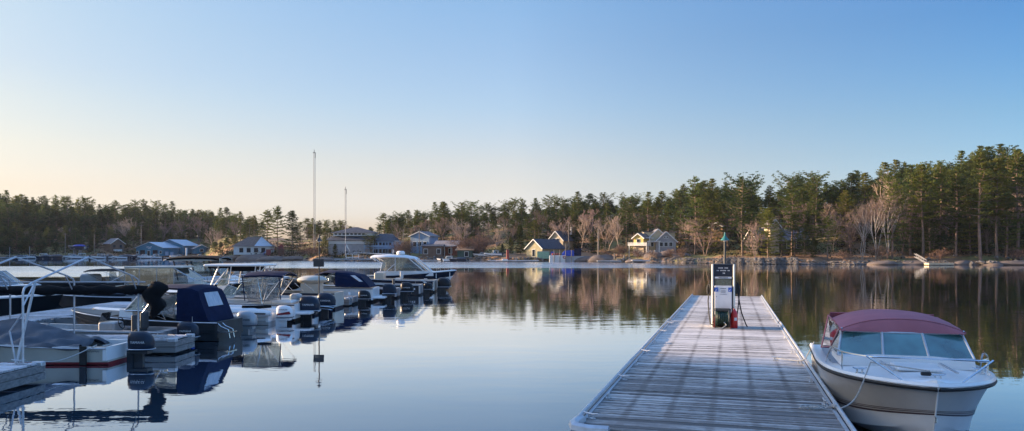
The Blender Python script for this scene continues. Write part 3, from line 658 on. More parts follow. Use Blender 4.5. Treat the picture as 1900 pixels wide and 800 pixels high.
# masses nobody could count: the deep wood behind, the unseen shading wood added off to the left, undergrowth
def mass(name, label, protos, pts, cat):
    import numpy as np
    VV = []; FF = []; MI = []; base = 0
    mats = []
    for (x, y, H, k) in pts:
        nm, tm, cm, h0 = protos[k]; s = H / h0; sw = s * min(1.8, max(1.1, (17 / H) ** .5)); a = trng.uniform(0, 6.28); ca, sa = math.cos(a) * sw, math.sin(a) * sw; gz = ground(x, y)
        for me in (tm, cm):
            if me.materials[0] not in mats: mats.append(me.materials[0])
            n_ = len(me.vertices); co = np.empty(n_ * 3, np.float32); me.vertices.foreach_get('co', co); co = co.reshape(-1, 3)
            o_ = np.empty_like(co); o_[:, 0] = co[:, 0] * ca - co[:, 1] * sa + x; o_[:, 1] = co[:, 0] * sa + co[:, 1] * ca + y; o_[:, 2] = co[:, 2] * s + gz
            VV.append(o_)
            q = [tuple(base + i for i in p.vertices) for p in me.polygons]; FF += q; MI += [mats.index(me.materials[0])] * len(q); base += n_
    me = bpy.data.meshes.new(name); me.vertices.add(base); me.vertices.foreach_set('co', np.concatenate(VV).ravel())
    tot = [len(f) for f in FF]; me.loops.add(sum(tot)); me.loops.foreach_set('vertex_index', [i for f in FF for i in f])
    me.polygons.add(len(FF)); st = 0; starts = []
    for k in tot: starts.append(st); st += k
    me.polygons.foreach_set('loop_start', starts); me.polygons.foreach_set('material_index', MI)
    for m_ in mats: me.materials.append(m_)
    me.update(calc_edges=True); me.validate()
    return tag(link(name, me), label, cat, kind='stuff')
LITE = [proto('w', *pine_mesh(51, 20, .06, 5.6, dens=.45, tuft=1.1), M['bark'], M['pine2']), proto('w', *pine_mesh(52, 20, .03, 5.8, dens=.45, tuft=1.1), M['bark'], M['pine2'])]
pts = []
for p0, p1, step, d, dy in ((-100, 490, 8, 95, 8), (-60, 490, 9, 62, 26), (-60, 480, 10, 44, 44), (-60, 430, 12, 28, 62), (-60, 420, 14, 16, 78), (395, 470, 10, 24, 50), (395, 450, 9, 14, 62), (640, 700, 9, 40, 14), (556, 720, 9, 100, 6), (712, 1200, 9, 75, 12), (712, 1200, 11, 44, 36), (712, 900, 13, 30, 52), (1180, 2050, 10, 72, 14), (1180, 2050, 12, 52, 44), (1500, 2050, 16, 36, 70), (740, 1150, 26, 26, 62), (1300, 2050, 22, 30, 80), (1500, 2050, 28, 18, 120)):
    px = p0
    while px < p1:
        q = px + trng.uniform(-8, 8); x, Y = at_px(q, d * trng.uniform(.9, 1.1)); H = topH(q, interp(SKY, q) + dy + trng.uniform(0, 12), x, Y)
        if H > 4: pts.append((x, Y, H, trng.randrange(2)))
        px += step
mass('woods', 'dense dark wood filling the slope behind the shore pines', LITE, pts, 'wood')
pts = []
for i in range(230):   # unseen headland trees, added and cut to height to keep the marina shaded
    a = trng.uniform(-105, -46); d = trng.uniform(3, 22); r = shore_r(a) + d; x, y = r * math.sin(R(a)), r * math.cos(R(a))
    if y > 88: continue
    top = 3.0 + (abs(x) + 8) * .213 if y + .23 * x < 16.0 else .4 + (abs(x) - 9) * .213
    pts.append((x, y, top - ground(x, y) + trng.uniform(-1.5, .5), trng.randrange(2)))
for i in range(110):   # unseen tall trees added on the hill to shade the left wood
    a = trng.uniform(-46.5, -38.5); r = 330 + trng.uniform(0, 70); x, y = r * math.sin(R(a)), r * math.cos(R(a)); pts.append((x, y, 22, trng.randrange(2)))
mass('shade_woods', 'unseen pine wood added beyond the left edge to shade the marina and left shore', LITE, pts, 'wood')
# undergrowth
ug = MB(); V = []; F = []
for i in range(2600):
    px = trng.uniform(-40, 1960); d = trng.uniform(2.5, 40) ; x, y = at_px(px, d); g = ground(x, y)
    if 700 < px < 1180 and d < 14: continue
    if 1180 < px < 1560 and d < 12 and trng.random() < .85: continue
    if px > 1560 and d < 13 and trng.random() < .9: continue
    s = trng.uniform(.4, 1.5)
    for k in range(16): leafcard(F, V, Vector((x + trng.gauss(0, s), y + trng.gauss(0, s), g + abs(trng.gauss(0, s * .45)))), Vector((0, 0, .4)), .55, trng, .8)
ug.v = [tuple(v) for v in V]; ug.f = F; ug.m = [0] * len(F)
tag(ug.build('undergrowth', leaf_mat('brush_brown', (.075, .052, .034), (.045, .05, .022), .1), recalc=False), 'brown undergrowth and low brush along the wooded bank', 'undergrowth', kind='stuff')
# ---------------------------------------------------------------- the long fuel dock
DZ = .48                                    # deck height above the water
d0y = Yat(792, DZ); d0x = Xat(1060, d0y)
DAZ = math.atan((1358 - 950) / FPX)          # heading of the dock, clockwise from +Y
DW, DL = 3.62, (Yat(548, DZ) - d0y) / math.cos(DAZ)
U = Vector((math.sin(DAZ), math.cos(DAZ), 0)); Vv = Vector((math.cos(DAZ), -math.sin(DAZ), 0))
def dk(x, y, z=DZ): return Vector((d0x, d0y, 0)) + Vv * x + U * y + Vector((0, 0, z))
dock = thing('fuel_dock', 'long frosted plank dock carrying the fuel pump, running out from the bottom right', 'dock', (d0x, d0y, 0), -DAZ)
rr = random.Random(5); b = MB(); y = 0.0
while y < DL - .13:
    h = rr.uniform(-.007, .005); e = rr.uniform(-.012, .012)
    b.box((DW / 2 + e, y + .066, DZ - .02 + h), (DW - .16 + rr.uniform(-.01, .01), .112 + rr.uniform(-.008, .008), .04), M=Matrix.Rotation(rr.uniform(-.0018, .0018), 3, 'Z') @ Matrix.Rotation(R(rr.gauss(0, 1.6)), 3, 'X') @ Matrix.Rotation(R(rr.gauss(0, .05)), 3, 'Y')); y += .14
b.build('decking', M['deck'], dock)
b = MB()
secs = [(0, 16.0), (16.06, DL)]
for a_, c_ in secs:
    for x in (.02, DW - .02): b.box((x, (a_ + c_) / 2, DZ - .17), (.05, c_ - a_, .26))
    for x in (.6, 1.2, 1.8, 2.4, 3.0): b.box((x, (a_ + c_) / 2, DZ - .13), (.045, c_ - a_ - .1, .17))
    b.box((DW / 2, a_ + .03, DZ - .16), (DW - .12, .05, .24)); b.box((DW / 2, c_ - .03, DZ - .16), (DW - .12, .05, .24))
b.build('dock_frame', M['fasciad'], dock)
b = MB()
for a_, c_ in ((.1, 16.0), (16.12, DL - .1)):
    off = .0 if a_ < 1 else .02
    for x, sg in ((.03 + off, 1), (DW - .03 - off, -1)):
        b.tube([(x, a_ + .12, DZ + .055), (x, c_, DZ + .055)], .032, 8)
        b.box((x + sg * .055, (a_ + c_) / 2, DZ + .004), (.05, c_ - a_, .024))
b.build('edge_rail', M['galv'], dock, smooth=True)
b = MB()
b.tube([(.06, .34, DZ + .02), (.02, .12, DZ), (.06, -.02, DZ - .01), (.25, -.07, DZ - .02), (.52, -.07, DZ - .02)], .085, 8)
b.tube([(.06, .34, DZ - .14), (.02, .12, DZ - .15), (.06, -.02, DZ - .16), (.25, -.07, DZ - .16), (.52, -.07, DZ - .16)], .07, 8)
b.build('corner_bumper', M['galv'], dock, smooth=True)
def cleat_mb(L=.24):
    c = MB(); c.box((0, 0, .008), (.07, .12, .016)); c.tube([(0, -.035, .01), (0, -.035, .07)], .013, 6); c.tube([(0, .035, .01), (0, .035, .07)], .013, 6)
    c.tube([(0, -L / 2, .088), (0, -.06, .074), (0, .06, .074), (0, L / 2, .088)], [.009, .014, .014, .009], 6); return c
cl = cleat_mb().mesh('cleat', M['galv'])
for x, ys in ((.17, (.55, 2.1, 3.9, 5.8, 7.6, 9.7, 12.2, 14.8, 17.6, 20.6, 23.8)), (DW - .17, (2.5, 4.6, 6.9, 8.6, 11.6, 14.6, 17.8, 21.2, 24.4))):
    for yy in ys:
        o = link('cleat', cl, dock); o.location = (x, yy, DZ); o.rotation_euler = (0, 0, R(rr.uniform(-6, 6)) + (R(70) if rr.random() < .5 else 0))
b = MB()
for a_ in (4.0, 12.0, 20.0, 25.5): b.box((DW / 2, a_, .08), (DW - .5, 2.2, .42))
b.build('float', M['rubber'], dock)

# ---------------------------------------------------------------- fuel pump
pY = Yat(606, DZ); pX = Xat(1342, pY)
PH = Zat(490, pY) - DZ
pump = thing('fuel_pump', 'tall white and navy fuel dispenser standing on the frosted dock', 'fuel pump', (pX, pY, DZ), -DAZ)
W, D = .70, .50; s_ = PH / 1.95
b = MB(); b.rbox((0, 0, .10), (W - .02, D - .04, .20), .02); b.build('plinth', M['pumpn'], pump)
for sx in (-1, 1):
    b = MB(); b.rbox((sx * (W / 2 - .028), 0, PH / 2), (.062, D, PH), .02); b.build('corner_post', M['pumpc'], pump, smooth=True, sharp=25)
b = MB(); b.rbox((0, 0, PH - .20), (W - .11, D - .03, .36), .02)
b.box((0, 0, PH - .015), (W - .14, D - .01, .03)); b.build('header_panel', M['pumpn'], pump)
b = MB(); b.box((0, -.235, PH - .42), (W - .2, .02, .055)); b.box((0, .235, PH - .42), (W - .2, .02, .055)); b.build('display_strip', M['pumpw'], pump)
b = MB()   # window frame: the opening is glazed front and back, the far water shows through it
zt, zb = PH - .455, PH - .70
for yy in (-.225, .225):
    b.box((0, yy, zt), (W - .15, .02, .03)); b.box((0, yy, zb), (W - .15, .02, .03))
    for sx in (-1, 1): b.box((sx * (W / 2 - .095), yy, (zt + zb) / 2), (.035, .02, zt - zb))
b.tube([(.05, 0, zb), (.05, 0, zb + .14)], .022, 8); b.ell((.05, 0, zb + .15), (.035, .035, .035), 8, 6)
win = b.build('sight_window', M['darkalu'], pump)
g = MB(); g.box((0, -.215, (zt + zb) / 2), (W - .2, .006, zt - zb - .03)); g.box((0, .215, (zt + zb) / 2), (W - .2, .006, zt - zb - .03)); g.build('glass', M['glass'], win, recalc=False)
b = MB(); b.box((0, 0, (zb + .22) / 2), (W - .11, D - .03, zb - .22)); b.build('cabinet', M['pumpn'], pump)
b = MB(); b.rbox((0, -D / 2 + .005, (zb + .40) / 2 + .01), (W - .19, .03, zb - .36), .008); b.rbox((0, D / 2 - .005, (zb + .40) / 2 + .01), (W - .19, .03, zb - .36), .008)
pan = b.build('front_panel', M['pumpw'], pump, )
b = MB()
for sx in (-1, 1): b.box((sx * .205, -D / 2 - .012, zb - .09), (.11, .004, .13))
b.build('logo', M['signblue'], pan)
b = MB()
for sx in (-1, 1):
    b.add([(sx * .205 - .035, -D / 2 - .0165, zb - .11), (sx * .205 - .01, -D / 2 - .0165, zb - .135), (sx * .205 + .035, -D / 2 - .0165, zb - .055), (sx * .205 - .005, -D / 2 - .0165, zb - .10)], [(0, 1, 2, 3)])
b.build('logo', M['letter'], pan, recalc=False)
b = MB()
for zz, w2 in ((zb - .055, .17), (zb - .11, .14), (zb - .145, .16), (zb - .18, .15), (zb - .235, .22)):
    n = 6 if w2 < .2 else 9
    for k in range(n): b.box((-w2 / 2 + w2 * (k + .5) / n, -D / 2 - .012, zz), (w2 / n * .7, .003, .022 if zz > zb - .06 else .012))
b.build('lettering', M['letterd'], pan)
b = MB(); b.box((-.2, -D / 2 - .014, .95), (.02, .01, .02)); b.build('lock', M['letterd'], pan)
b = MB()
for zz, w2 in ((PH - .12, .30), (PH - .20, .40), (PH - .28, .12)):
    n = max(3, int(w2 / .034))
    for k in range(n):
        if (k * 7 + int(zz * 50)) % 6 == 0: continue
        b.box((-w2 / 2 + w2 * (k + .5) / n, -D / 2 + .012, zz), (w2 / n * .62, .004, .030))
b.build('lettering', M['letter'], pump)
b = MB()
for k in range(7): b.box((-.12 + .04 * k, -D / 2 + .003, PH - .42), (.026, .004, .028))
b.build('lettering', M['letterd'], pump)
for sx in (-1, 1):
    b = MB(); b.rbox((sx * (W / 2 + .045), -.02, 1.18 * s_), (.09, .16, .30), .02)
    b.tube([(sx * (W / 2 + .10), -.05, 1.30 * s_), (sx * (W / 2 + .13), -.07, 1.16 * s_), (sx * (W / 2 + .12), -.06, 1.02 * s_)], [.035, .045, .03], 8)
    b.tube([(sx * (W / 2 + .09), -.05, 1.33 * s_), (sx * (W / 2 + .05), -.10, 1.40 * s_)], [.022, .014], 6)
    b.build('nozzle', M['rubber'], pump, smooth=True)
b = MB()
x0 = -(W / 2 + .10)
b.tube([(x0 + .02, -.06, 1.05), (x0 - .01, -.08, .8), (x0 + .02, -.12, .4), (x0 + .06, -.2, .1), (x0 + .2, -.32, .02), (x0 + .42, -.34, .018)], .021, 6)
b.tube([(x0 + .05, -.1, 1.3), (x0 + .10, -.1, .9), (x0 + .11, -.16, .5), (x0 + .14, -.24, .14), (x0 + .28, -.34, .03), (x0 + .5, -.36, .045), (x0 + .62, -.34, .2)], .021, 6)
b.build('hose', M['rubber'], pump, smooth=True)
b = MB(); x0 = W / 2 + .10
b.tube([(x0 + .03, -.06, 1.02), (x0 + .01, -.1, .75), (x0 - .03, -.14, .4), (x0 - .1, -.2, .12)], .021, 6)
b.tube([(x0 - .01, -.06, 1.1), (x0 + .04, -.1, .75), (x0 + .1, -.14, .45), (x0 + .22, -.16, .12), (x0 + .27, -.15, .02)], .021, 6)
b.build('hose', M['rubber'], pump, smooth=True)
# hose reel in front of the pump
q = dk(0, 0, 0); fr = Vector((pX, pY, DZ)) - U * .50 - Vv * .02
reel = thing('hose_reel', 'dark green hose reel on a red frame at the foot of the fuel pump', 'hose reel', fr, -DAZ)
b = MB()
for sx in (-1, 1): b.tube([(sx * .20, .12 * math.cos(a) * 2.2, .31 + .27 * math.sin(a)) for a in [i * math.pi / 10 for i in range(21)]], .022, 6)
b.tube([(-.23, 0, .31), (.23, 0, .31)], .03, 8); b.build('reel_rim', M['pole'], reel, smooth=True)
b = MB(); b.tube([(x, 0, .31) for x in (-.185, -.12, -.06, 0, .06, .12, .185)], [.19, .205, .195, .21, .195, .205, .19], 16); [b.tube([(x, .215 * math.cos(a), .31 + .215 * math.sin(a)) for a in [i * math.pi / 10 for i in range(21)]], .017, 5) for x in (-.15, -.09, -.03, .03, .09, .15)]; b.build('wound_hose', M['green'], reel, smooth=True)
b = MB(); b.tube([(.05, -.22, .2), (.12, -.27, .12), (.0, -.33, .03), (-.2, -.36, .02), (-.34, -.33, .02)], .016, 6); b.build('loose_hose', M['rope'], reel, smooth=True)
b = MB()
for sx in (-1, 1):
    b.bar((sx * .245, -.19, .02), (sx * .245, 0, .34), .022, .022); b.bar((sx * .245, .19, .02), (sx * .245, 0, .34), .022, .022); b.bar((sx * .245, -.2, .012), (sx * .245, .2, .012), .022, .022)
b.build('reel_frame', M['rust'], reel)
b = MB(); b.rbox((0, .02, .56), (.46, .26, .09), .02); b.build('hood', M['pole'], reel)
fe = thing('fire_extinguisher', 'red fire extinguisher standing against the right foot of the fuel pump', 'fire extinguisher', Vector((pX, pY, DZ)) - U * .42 + Vv * .33, -DAZ)
b = MB(); prof = [(0, .09), (.03, .105), (.44, .105), (.52, .075), (.56, .035), (.60, .03)]
b.loft([[(r_ * math.cos(k * math.pi / 8), r_ * math.sin(k * math.pi / 8), z) for k in range(16)] for z, r_ in prof]); b.build('cylinder', M['firered'], fe, smooth=True)
b = MB(); b.tube([(0, 0, .59), (0, 0, .66)], .022, 8); b.bar((0, 0, .665), (.12, 0, .70), .03, .012); b.bar((0, 0, .64), (.11, 0, .635), .03, .012); b.build('valve', M['steel'], fe)
b = MB(); b.tube([(-.02, -.02, .63), (-.11, -.05, .58), (-.13, -.06, .4), (-.115, -.07, .2)], .012, 6); b.tube([(-.115, -.07, .2), (-.115, -.07, .12)], [.014, .024], 8); b.build('hose', M['rubber'], fe, smooth=True)
b = MB(); b.loft([[(.1065 * math.cos(a), .1065 * math.sin(a), z) for a in [-1.6 + .12 * k for k in range(8)]] for z in (.24, .33)], closed=False, cap=False); b.build('tag', M['pumpw'], fe, recalc=False)
# dock lamp behind the pump
def lamp_post(x, y, z, H, label, head='teal', q=1.0):
    t = thing('lamp_post', label, 'lamp post', (x, y, z), 0, 'lamp posts on the docks')
    b = MB(); b.tube([(0, 0, 0), (0, 0, H - .25), (0, 0, H)], [.045 * q, .04 * q, .03 * q], 8); b.box((0, 0, .015), (.26, .26, .03)); b.build('post', M['pole'], t, smooth=True)
    b = MB(); b.loft([[(r_ * math.cos(k * math.pi / 6), r_ * math.sin(k * math.pi / 6) - .0, zz) for k in range(12)] for zz, r_ in ((H - .14, .16), (H - .11, .15), (H - .04, .08), (H + .03, .04), (H + .16, .02))]); b.build('lamp_shade', M['teal'] if head == 'teal' else M['pole'], t, smooth=True)
    b = MB(); b.ell((0, 0, H - .15), (.06, .06, .04), 8, 6); b.build('lamp', M['pumpw'], t, smooth=True)
    return t
lY = pY + 4.2; lamp_post(Xat(1345, lY), lY, DZ, Zat(434, lY) - DZ - .1, 'dark post with a teal shade rising behind the fuel pump')
# loose mooring tackle
def rope(name, pts, r, label, m='rope', cat='rope', group=None):
    b = MB(); b.tube(pts, r, 6); return tag(b.build(name, M[m], smooth=True), label, cat, group)
def smooth(pts, n=6):
    P = [Vector(p) for p in pts]; out = []
    for i in range(len(P) - 1):
        a, b_, c, d = P[max(0, i - 1)], P[i], P[i + 1], P[min(len(P) - 1, i + 2)]
        for k in range(n):
            t = k / n; out.append(.5 * ((2 * b_) + (c - a) * t + (2 * a - 5 * b_ + 4 * c - d) * t * t + (3 * b_ - a - 3 * c + d) * t ** 3))
    return out + [P[-1]]
# ---------------------------------------------------------------- the runabout by the fuel dock
def hull_sections(L, B, F, Fb, t0=.45, p=2.2, rake=.5, chine=.86, nrow=5, N=22, flare=1.3, kz=-.3, bowch=.40):
    st = []
    for i in range(N + 1):
        t = i / N; t = 1 - (1 - t) ** 1.25 if i else 0
        s = max(0, (t - t0) / (1 - t0)); half = B / 2 * (.93 + .07 * min(1, t / t0)) * max(0, 1 - s ** p) ** (1 / 1.35)
        zs = F + (Fb - F) * t ** 1.8
        hc = half * (chine - bowch * s ** 1.2); zc = .02 + (Fb * bowch) * s ** 2
        kk = kz + (Fb * .22 - kz) * s ** 3.2
        rows = [(0, kk), (hc, zc)]
        for k in range(1, nrow + 1):
            f = k / nrow; rows.append((hc + (half - hc) * f ** flare, zc + (zs - zc) * f))
        st.append([(L * t - rake * (1 - z / Fb) * t ** 5, y, z) for y, z in rows])
    return st
def build_hull(par, L, B, F, Fb, mats, rowm, **kw):
    st = hull_sections(L, B, F, Fb, **kw); b = MB()
    for sg in (1, -1):
        b.loft([[(x, sg * y, z) for x, y, z in s] for s in st], closed=False, cap=False, rowm=rowm)
    s0 = st[0]
    for k in range(len(s0) - 1):
        (xa, ya, za), (xb_, yb_, zb_) = s0[k], s0[k + 1]; m_ = rowm[min(k, len(rowm) - 1)]
        b.add([(xa, ya, za), (xb_, yb_, zb_), (xb_, -yb_, zb_), (xa, -ya, za)], [(0, 1, 2, 3)], m_)
    b.build('hull', mats, par, smooth=True, sharp=28)
    return st
def at_t(st, L, t, key=-1):
    # sheer point nearest a fraction of the length
    best = min(st, key=lambda s: abs(s[-1][0] / L - t)); return best[key]
def sheer(st, x):
    for a, b in zip(st, st[1:]):
        if a[-1][0] <= x <= b[-1][0] + 1e-6 and b[-1][0] > a[-1][0]:
            f = (x - a[-1][0]) / (b[-1][0] - a[-1][0]); return a[-1][1] + (b[-1][1] - a[-1][1]) * f, a[-1][2] + (b[-1][2] - a[-1][2]) * f
    return st[-1][-1][1], st[-1][-1][2]
def build_deck(par, st, xdeck, m, gun=.16, floor=.12, crown=.05, floor_m=None, xs=.0, raise_=0.0):
    b = MB(); prev = None; sec = []
    for s in st:
        x, y, z = s[-1]; z += .004
        g = min(gun, y)
        sec.append((x, y, z, g))
    for (x0, y0, z0, g0), (x1, y1, z1, g1) in zip(sec, sec[1:]):
        for sg in (1, -1):
            if x0 >= xdeck:
                c0 = z0 + crown * min(1, (x0 - xdeck) / .3 + .4); c1 = z1 + crown * (1 if y1 > .05 else 0)
                b.add([(x0, sg * y0, z0), (x1, sg * y1, z1), (x1, sg * max(0, y1 - g1), z1 + .02 * (y1 > .05)), (x0, sg * (y0 - g0), z0 + .02)], [(0, 1, 2, 3)])
                b.add([(x0, sg * (y0 - g0), z0 + .02), (x1, sg * max(0, y1 - g1), z1 + .02 * (y1 > .05)), (x1, 0, c1), (x0, 0, c0)], [(0, 1, 2, 3)])
            else:
                b.add([(x0, sg * y0, z0), (x1, sg * y1, z1), (x1, sg * (y1 - g1), z1), (x0, sg * (y0 - g0), z0)], [(0, 1, 2, 3)])
                b.add([(x0, sg * (y0 - g0), z0), (x1, sg * (y1 - g1), z1), (x1, sg * (y1 - g1 - .02), floor), (x0, sg * (y0 - g0 - .02), floor)], [(0, 1, 2, 3)])
                b.add([(x0, sg * (y0 - g0 - .02), floor), (x1, sg * (y1 - g1 - .02), floor), (x1, 0, floor), (x0, 0, floor)], [(0, 1, 2, 3)], 1)
    xb, yb, zb, gb_ = next(s for s in sec if s[0] >= xdeck)
    if yb > .2 and xdeck < sec[-1][0]: b.add([(xb, -(yb - gb_), floor), (xb, yb - gb_, floor), (xb, yb - gb_, zb + .02), (xb, 0, zb + crown * .4), (xb, -(yb - gb_), zb + .02)], [(0, 1, 2, 3, 4)])
    x, y, z, g = sec[0]; b.box((x + .04, 0, (z + floor) / 2), (.10, 2 * y - .02, z - floor - .004))
    return b.build('deck', [m, floor_m or m], par, recalc=False)
def rubrail(par, st, r, m, dz=-.03, out=.0, name='rub_rail'):
    b = MB()
    for sg in (1, -1): b.tube([(s[-1][0] + (out if i == len(st) - 1 else 0), sg * (s[-1][1] + out), s[-1][2] + dz) for i, s in enumerate(st)], r, 6)
    return b.build(name, m, par, smooth=True)
def windshield(par, xf, hw, zb, h, rake, side, glass, frame, npane=3, top_in=.9, r=.014, curve=.25, sdrop=.0):
    # front panes between base and top edges, then two side wings running aft
    def base(f): y = (f * 2 - 1) * hw; return Vector((xf - curve * (abs(y) / hw) ** 2, y, zb))
    def top(f): y = (f * 2 - 1) * hw * top_in; return Vector((xf - rake - curve * (abs(y) / hw) ** 2, y, zb + h))
    fm = MB(); gl = MB()
    for i in range(npane):
        a, c = i / npane, (i + 1) / npane
        gl.sheet([base(a), base(c), top(c), top(a)], .006)
        fm.tube([base(a), top(a)], r * 1.2, 6)
    fm.tube([base(1), top(1)], r * 1.2, 6)
    fm.tube([base(i / 6) for i in range(7)], r, 6); fm.tube([top(i / 6) for i in range(7)], r, 6)
    for f in (0, 1):
        bb, tt = base(f), top(f); e = bb + Vector((-side, 0, -sdrop)); e2 = tt + Vector((-side * .55, 0, -h * .25))
        gl.sheet([bb, e, e2, tt], .006); fm.tube([bb, e], r, 6); fm.tube([e, e2, tt], r, 6)
    w_ = fm.build('windshield', frame, par, smooth=True); gl.build('glass', glass, w_, recalc=False); return w_
def bimini(par, x0, x1, hw, zt, m, drop=.16, frame=None, pivot=None, th=.02, ny=10, name='bimini_top', end=.04, legs=3, valance=.0):
    b = MB(); secs = []
    nx = 6
    for i in range(nx + 1):
        f = i / nx; x = x0 + (x1 - x0) * f; e = end * (2 * f - 1) ** 2 + (-.012 if i % 2 else 0)
        up = [(x, (2 * k / ny - 1) * hw, zt - e - drop * abs(2 * k / ny - 1) ** 2.4) for k in range(ny + 1)]
        if valance: up = [(x, -hw, up[0][2] - valance)] + up + [(x, hw, up[-1][2] - valance)]
        dn = [(p[0], p[1] * .985, p[2] - th) for p in reversed(up)]
        secs.append(up + dn)
    b.loft(secs); bm_ = b.build(name, m, par, smooth=True, sharp=50)
    if frame:
        f_ = MB(); px_, pz = pivot
        for k in range(legs):
            x = x0 + (x1 - x0) * (k / (legs - 1)); 
            for sg in (1, -1): f_.tube([(px_, sg * hw * 1.0, pz), (x, sg * hw * .98, zt - drop - end * .5)], .012, 5)
            f_.tube([(x, (2 * q / 8 - 1) * hw * .97, zt - end - .03 - drop * abs(2 * q / 8 - 1) ** 2.4) for q in range(9)], .012, 5)
        f_.build('bimini_frame', frame, par, smooth=True)
    return bm_
def rail(par, pts, r, posts, m, drop, name='bow_rail'):
    b = MB(); b.tube(smooth(pts, 4), r, 6)
    for p, q in posts: b.tube([p, q], r * .9, 6)
    return b.build(name, m, par, smooth=True)
def outboard(par, x, y, s=1.0, cm='cowl', word=None, wm='letter', stripe=None, tilt=0, side=-1):
    t = MB()   # leg, bracket, plates
    t.loft([[(x - .30 * s + a * .12 * s, y + c * .055 * s, z) for a, c in ((1, -1), (1, 1), (-1, 1), (-1, -1))] for z in (-.45 * s, .1 * s, .42 * s)])
    t.box((x - .10 * s, y, .22 * s), (.16 * s, .20 * s, .44 * s)); t.box((x - .36 * s, y, -.02), (.34 * s, .22 * s, .014))
    t.tube([(x - .30 * s, y, -.40 * s), (x - .62 * s, y, -.40 * s)], [.06 * s, .045 * s], 8)
    t.box((x - .36 * s, y, .40 * s), (.46 * s, .30 * s, .10 * s))
    ob = t.build('outboard_motor', M['leg'] if cm != 'cowls' and cm != 'cowlw' else M[cm], par)
    c = MB(); secs = []
    for zf, lf, wf_, sh in ((0, .84, .84, .02), (.10, .97, .95, 0), (.45, 1, 1, 0), (.72, .93, .94, .02), (.90, .76, .80, .05), (1.0, .46, .52, .09)):
        z = (.43 + .50 * zf) * s; n = 16; ring = []
        for k in range(n):
            a = 2 * math.pi * k / n; ca, sa = math.cos(a), math.sin(a)
            ring.append((x + (-.36 + sh) * s + .33 * s * lf * math.copysign(abs(ca) ** .62, ca), y + .215 * s * wf_ * math.copysign(abs(sa) ** .7, sa), z))
        secs.append(ring)
    c.loft(secs); cw = c.build('cowling', M[cm], ob, smooth=True, sharp=60)
    e = MB(); e.tube([(x - .36 * s + .345 * s * math.copysign(abs(math.cos(a)) ** .62, math.cos(a)), y + .228 * s * math.copysign(abs(math.sin(a)) ** .7, math.sin(a)), .475 * s) for a in [i * math.pi / 10 for i in range(21)]], .012 * s, 5)
    e.build('cowling_seam', M['alu'] if cm in ('cowl', 'cowlb') else M['leg'], ob, smooth=True)
    if stripe:
        e = MB(); sg = side
        e.add([(x - .66 * s, y + sg * .219 * s, .60 * s), (x - .10 * s, y + sg * .219 * s, .56 * s), (x - .10 * s, y + sg * .219 * s, .62 * s), (x - .60 * s, y + sg * .219 * s, .71 * s)], [(0, 1, 2, 3)]); e.build('stripe', M[stripe], ob, recalc=False)
    if word:
        o = text(word, .092 * s * 6 / max(6, len(word)), M[wm], ob, (x - .36 * s, y + side * .224 * s, .66 * s if not stripe else .78 * s), (R(90), 0, R(180) if side > 0 else 0))
    return ob
def fender(par_label, p, L=.5, r=.11, m='rubber', group=None, cat='fender'):
    t = thing('fender', par_label, cat, p, 0, group)
    b = MB(); b.loft([[(rr_ * math.cos(k * math.pi / 5), rr_ * math.sin(k * math.pi / 5), z) for k in range(10)] for z, rr_ in ((-L / 2, r * .4), (-L * .42, r * .85), (-L * .3, r), (L * .3, r), (L * .42, r * .85), (L / 2, r * .35))]); b.build('body', M[m], t, smooth=True)
    b = MB(); b.tube([(0, 0, L / 2), (0, 0, L / 2 + .3)], .01, 5); b.build('line', M['rope'], t)
    return t

# local frame: stern at x=0, bow +x; the boat points at the camera
ang = DAZ + R(1)
bw = Vector((Xat(1741, 10.1), 10.1, 0)); LB = 5.9
dirb = Vector((-math.sin(ang), -math.cos(ang), 0)); org = bw - dirb * LB
hb = thing('cuddy_boat', 'white cabin runabout with maroon canvas top tied along the fuel dock', 'boat', org, math.atan2(dirb.y, dirb.x))
kw = dict(t0=.42, p=3.1, rake=.42, chine=.90, nrow=10, N=30, flare=1.35, kz=-.35, bowch=.40)
FB, F0, BB = 1.04, .86, 2.44
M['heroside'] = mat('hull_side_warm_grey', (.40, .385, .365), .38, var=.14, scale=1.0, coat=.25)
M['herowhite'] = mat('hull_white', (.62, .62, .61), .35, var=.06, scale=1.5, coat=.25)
rowm = [1, 1, 1, 1, 2, 1, 0, 0, 0, 0, 0]
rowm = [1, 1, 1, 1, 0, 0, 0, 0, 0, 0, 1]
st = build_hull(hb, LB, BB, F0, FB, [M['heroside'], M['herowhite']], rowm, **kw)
# double maroon pinstripe following the hull side
b = MB()
def side_pt(s, f, sg):
    rows = s[1:]; q = f * (len(rows) - 1); i = min(len(rows) - 2, int(q)); a, c = Vector(rows[i]), Vector(rows[i + 1]); p = a.lerp(c, q - i); return Vector((p.x + .004, sg * (p.y + .006), p.z))
for sg in (1, -1):
    for f0, f1 in ((.30, .33), (.36, .372), (.392, .402)):
        b.loft([[side_pt(s, f0, sg), side_pt(s, f1, sg)] for s in st], closed=False, cap=False)
b.build('pinstripe', M['maroon'], hb, recalc=False)
build_deck(hb, st, 3.35, M['white'], gun=.17, floor=.25, crown=.07, floor_m=M['seat'])
rubrail(hb, st, .032, M['rubber'], dz=-.045, out=.012)
rubrail(hb, st, .045, M['white'], dz=-.005, out=-.012, name='gunwale_cap')
# stem line and bow eye
b = MB(); b.tube([(s[0], 0, s[2]) for s in [(p[0] + .01, 0, p[2]) for p in [q for q in st[-1]]]], .012, 6); b.build('stem', M['herowhite'], hb)
b = MB(); sx_ = LB - .16; b.tube([(sx_ - .02, 0, .60), (sx_ + .05, 0, .58), (sx_ + .05, 0, .53), (sx_ - .03, 0, .51)], .012, 6); b.build('bow_eye', M['steel'], hb)
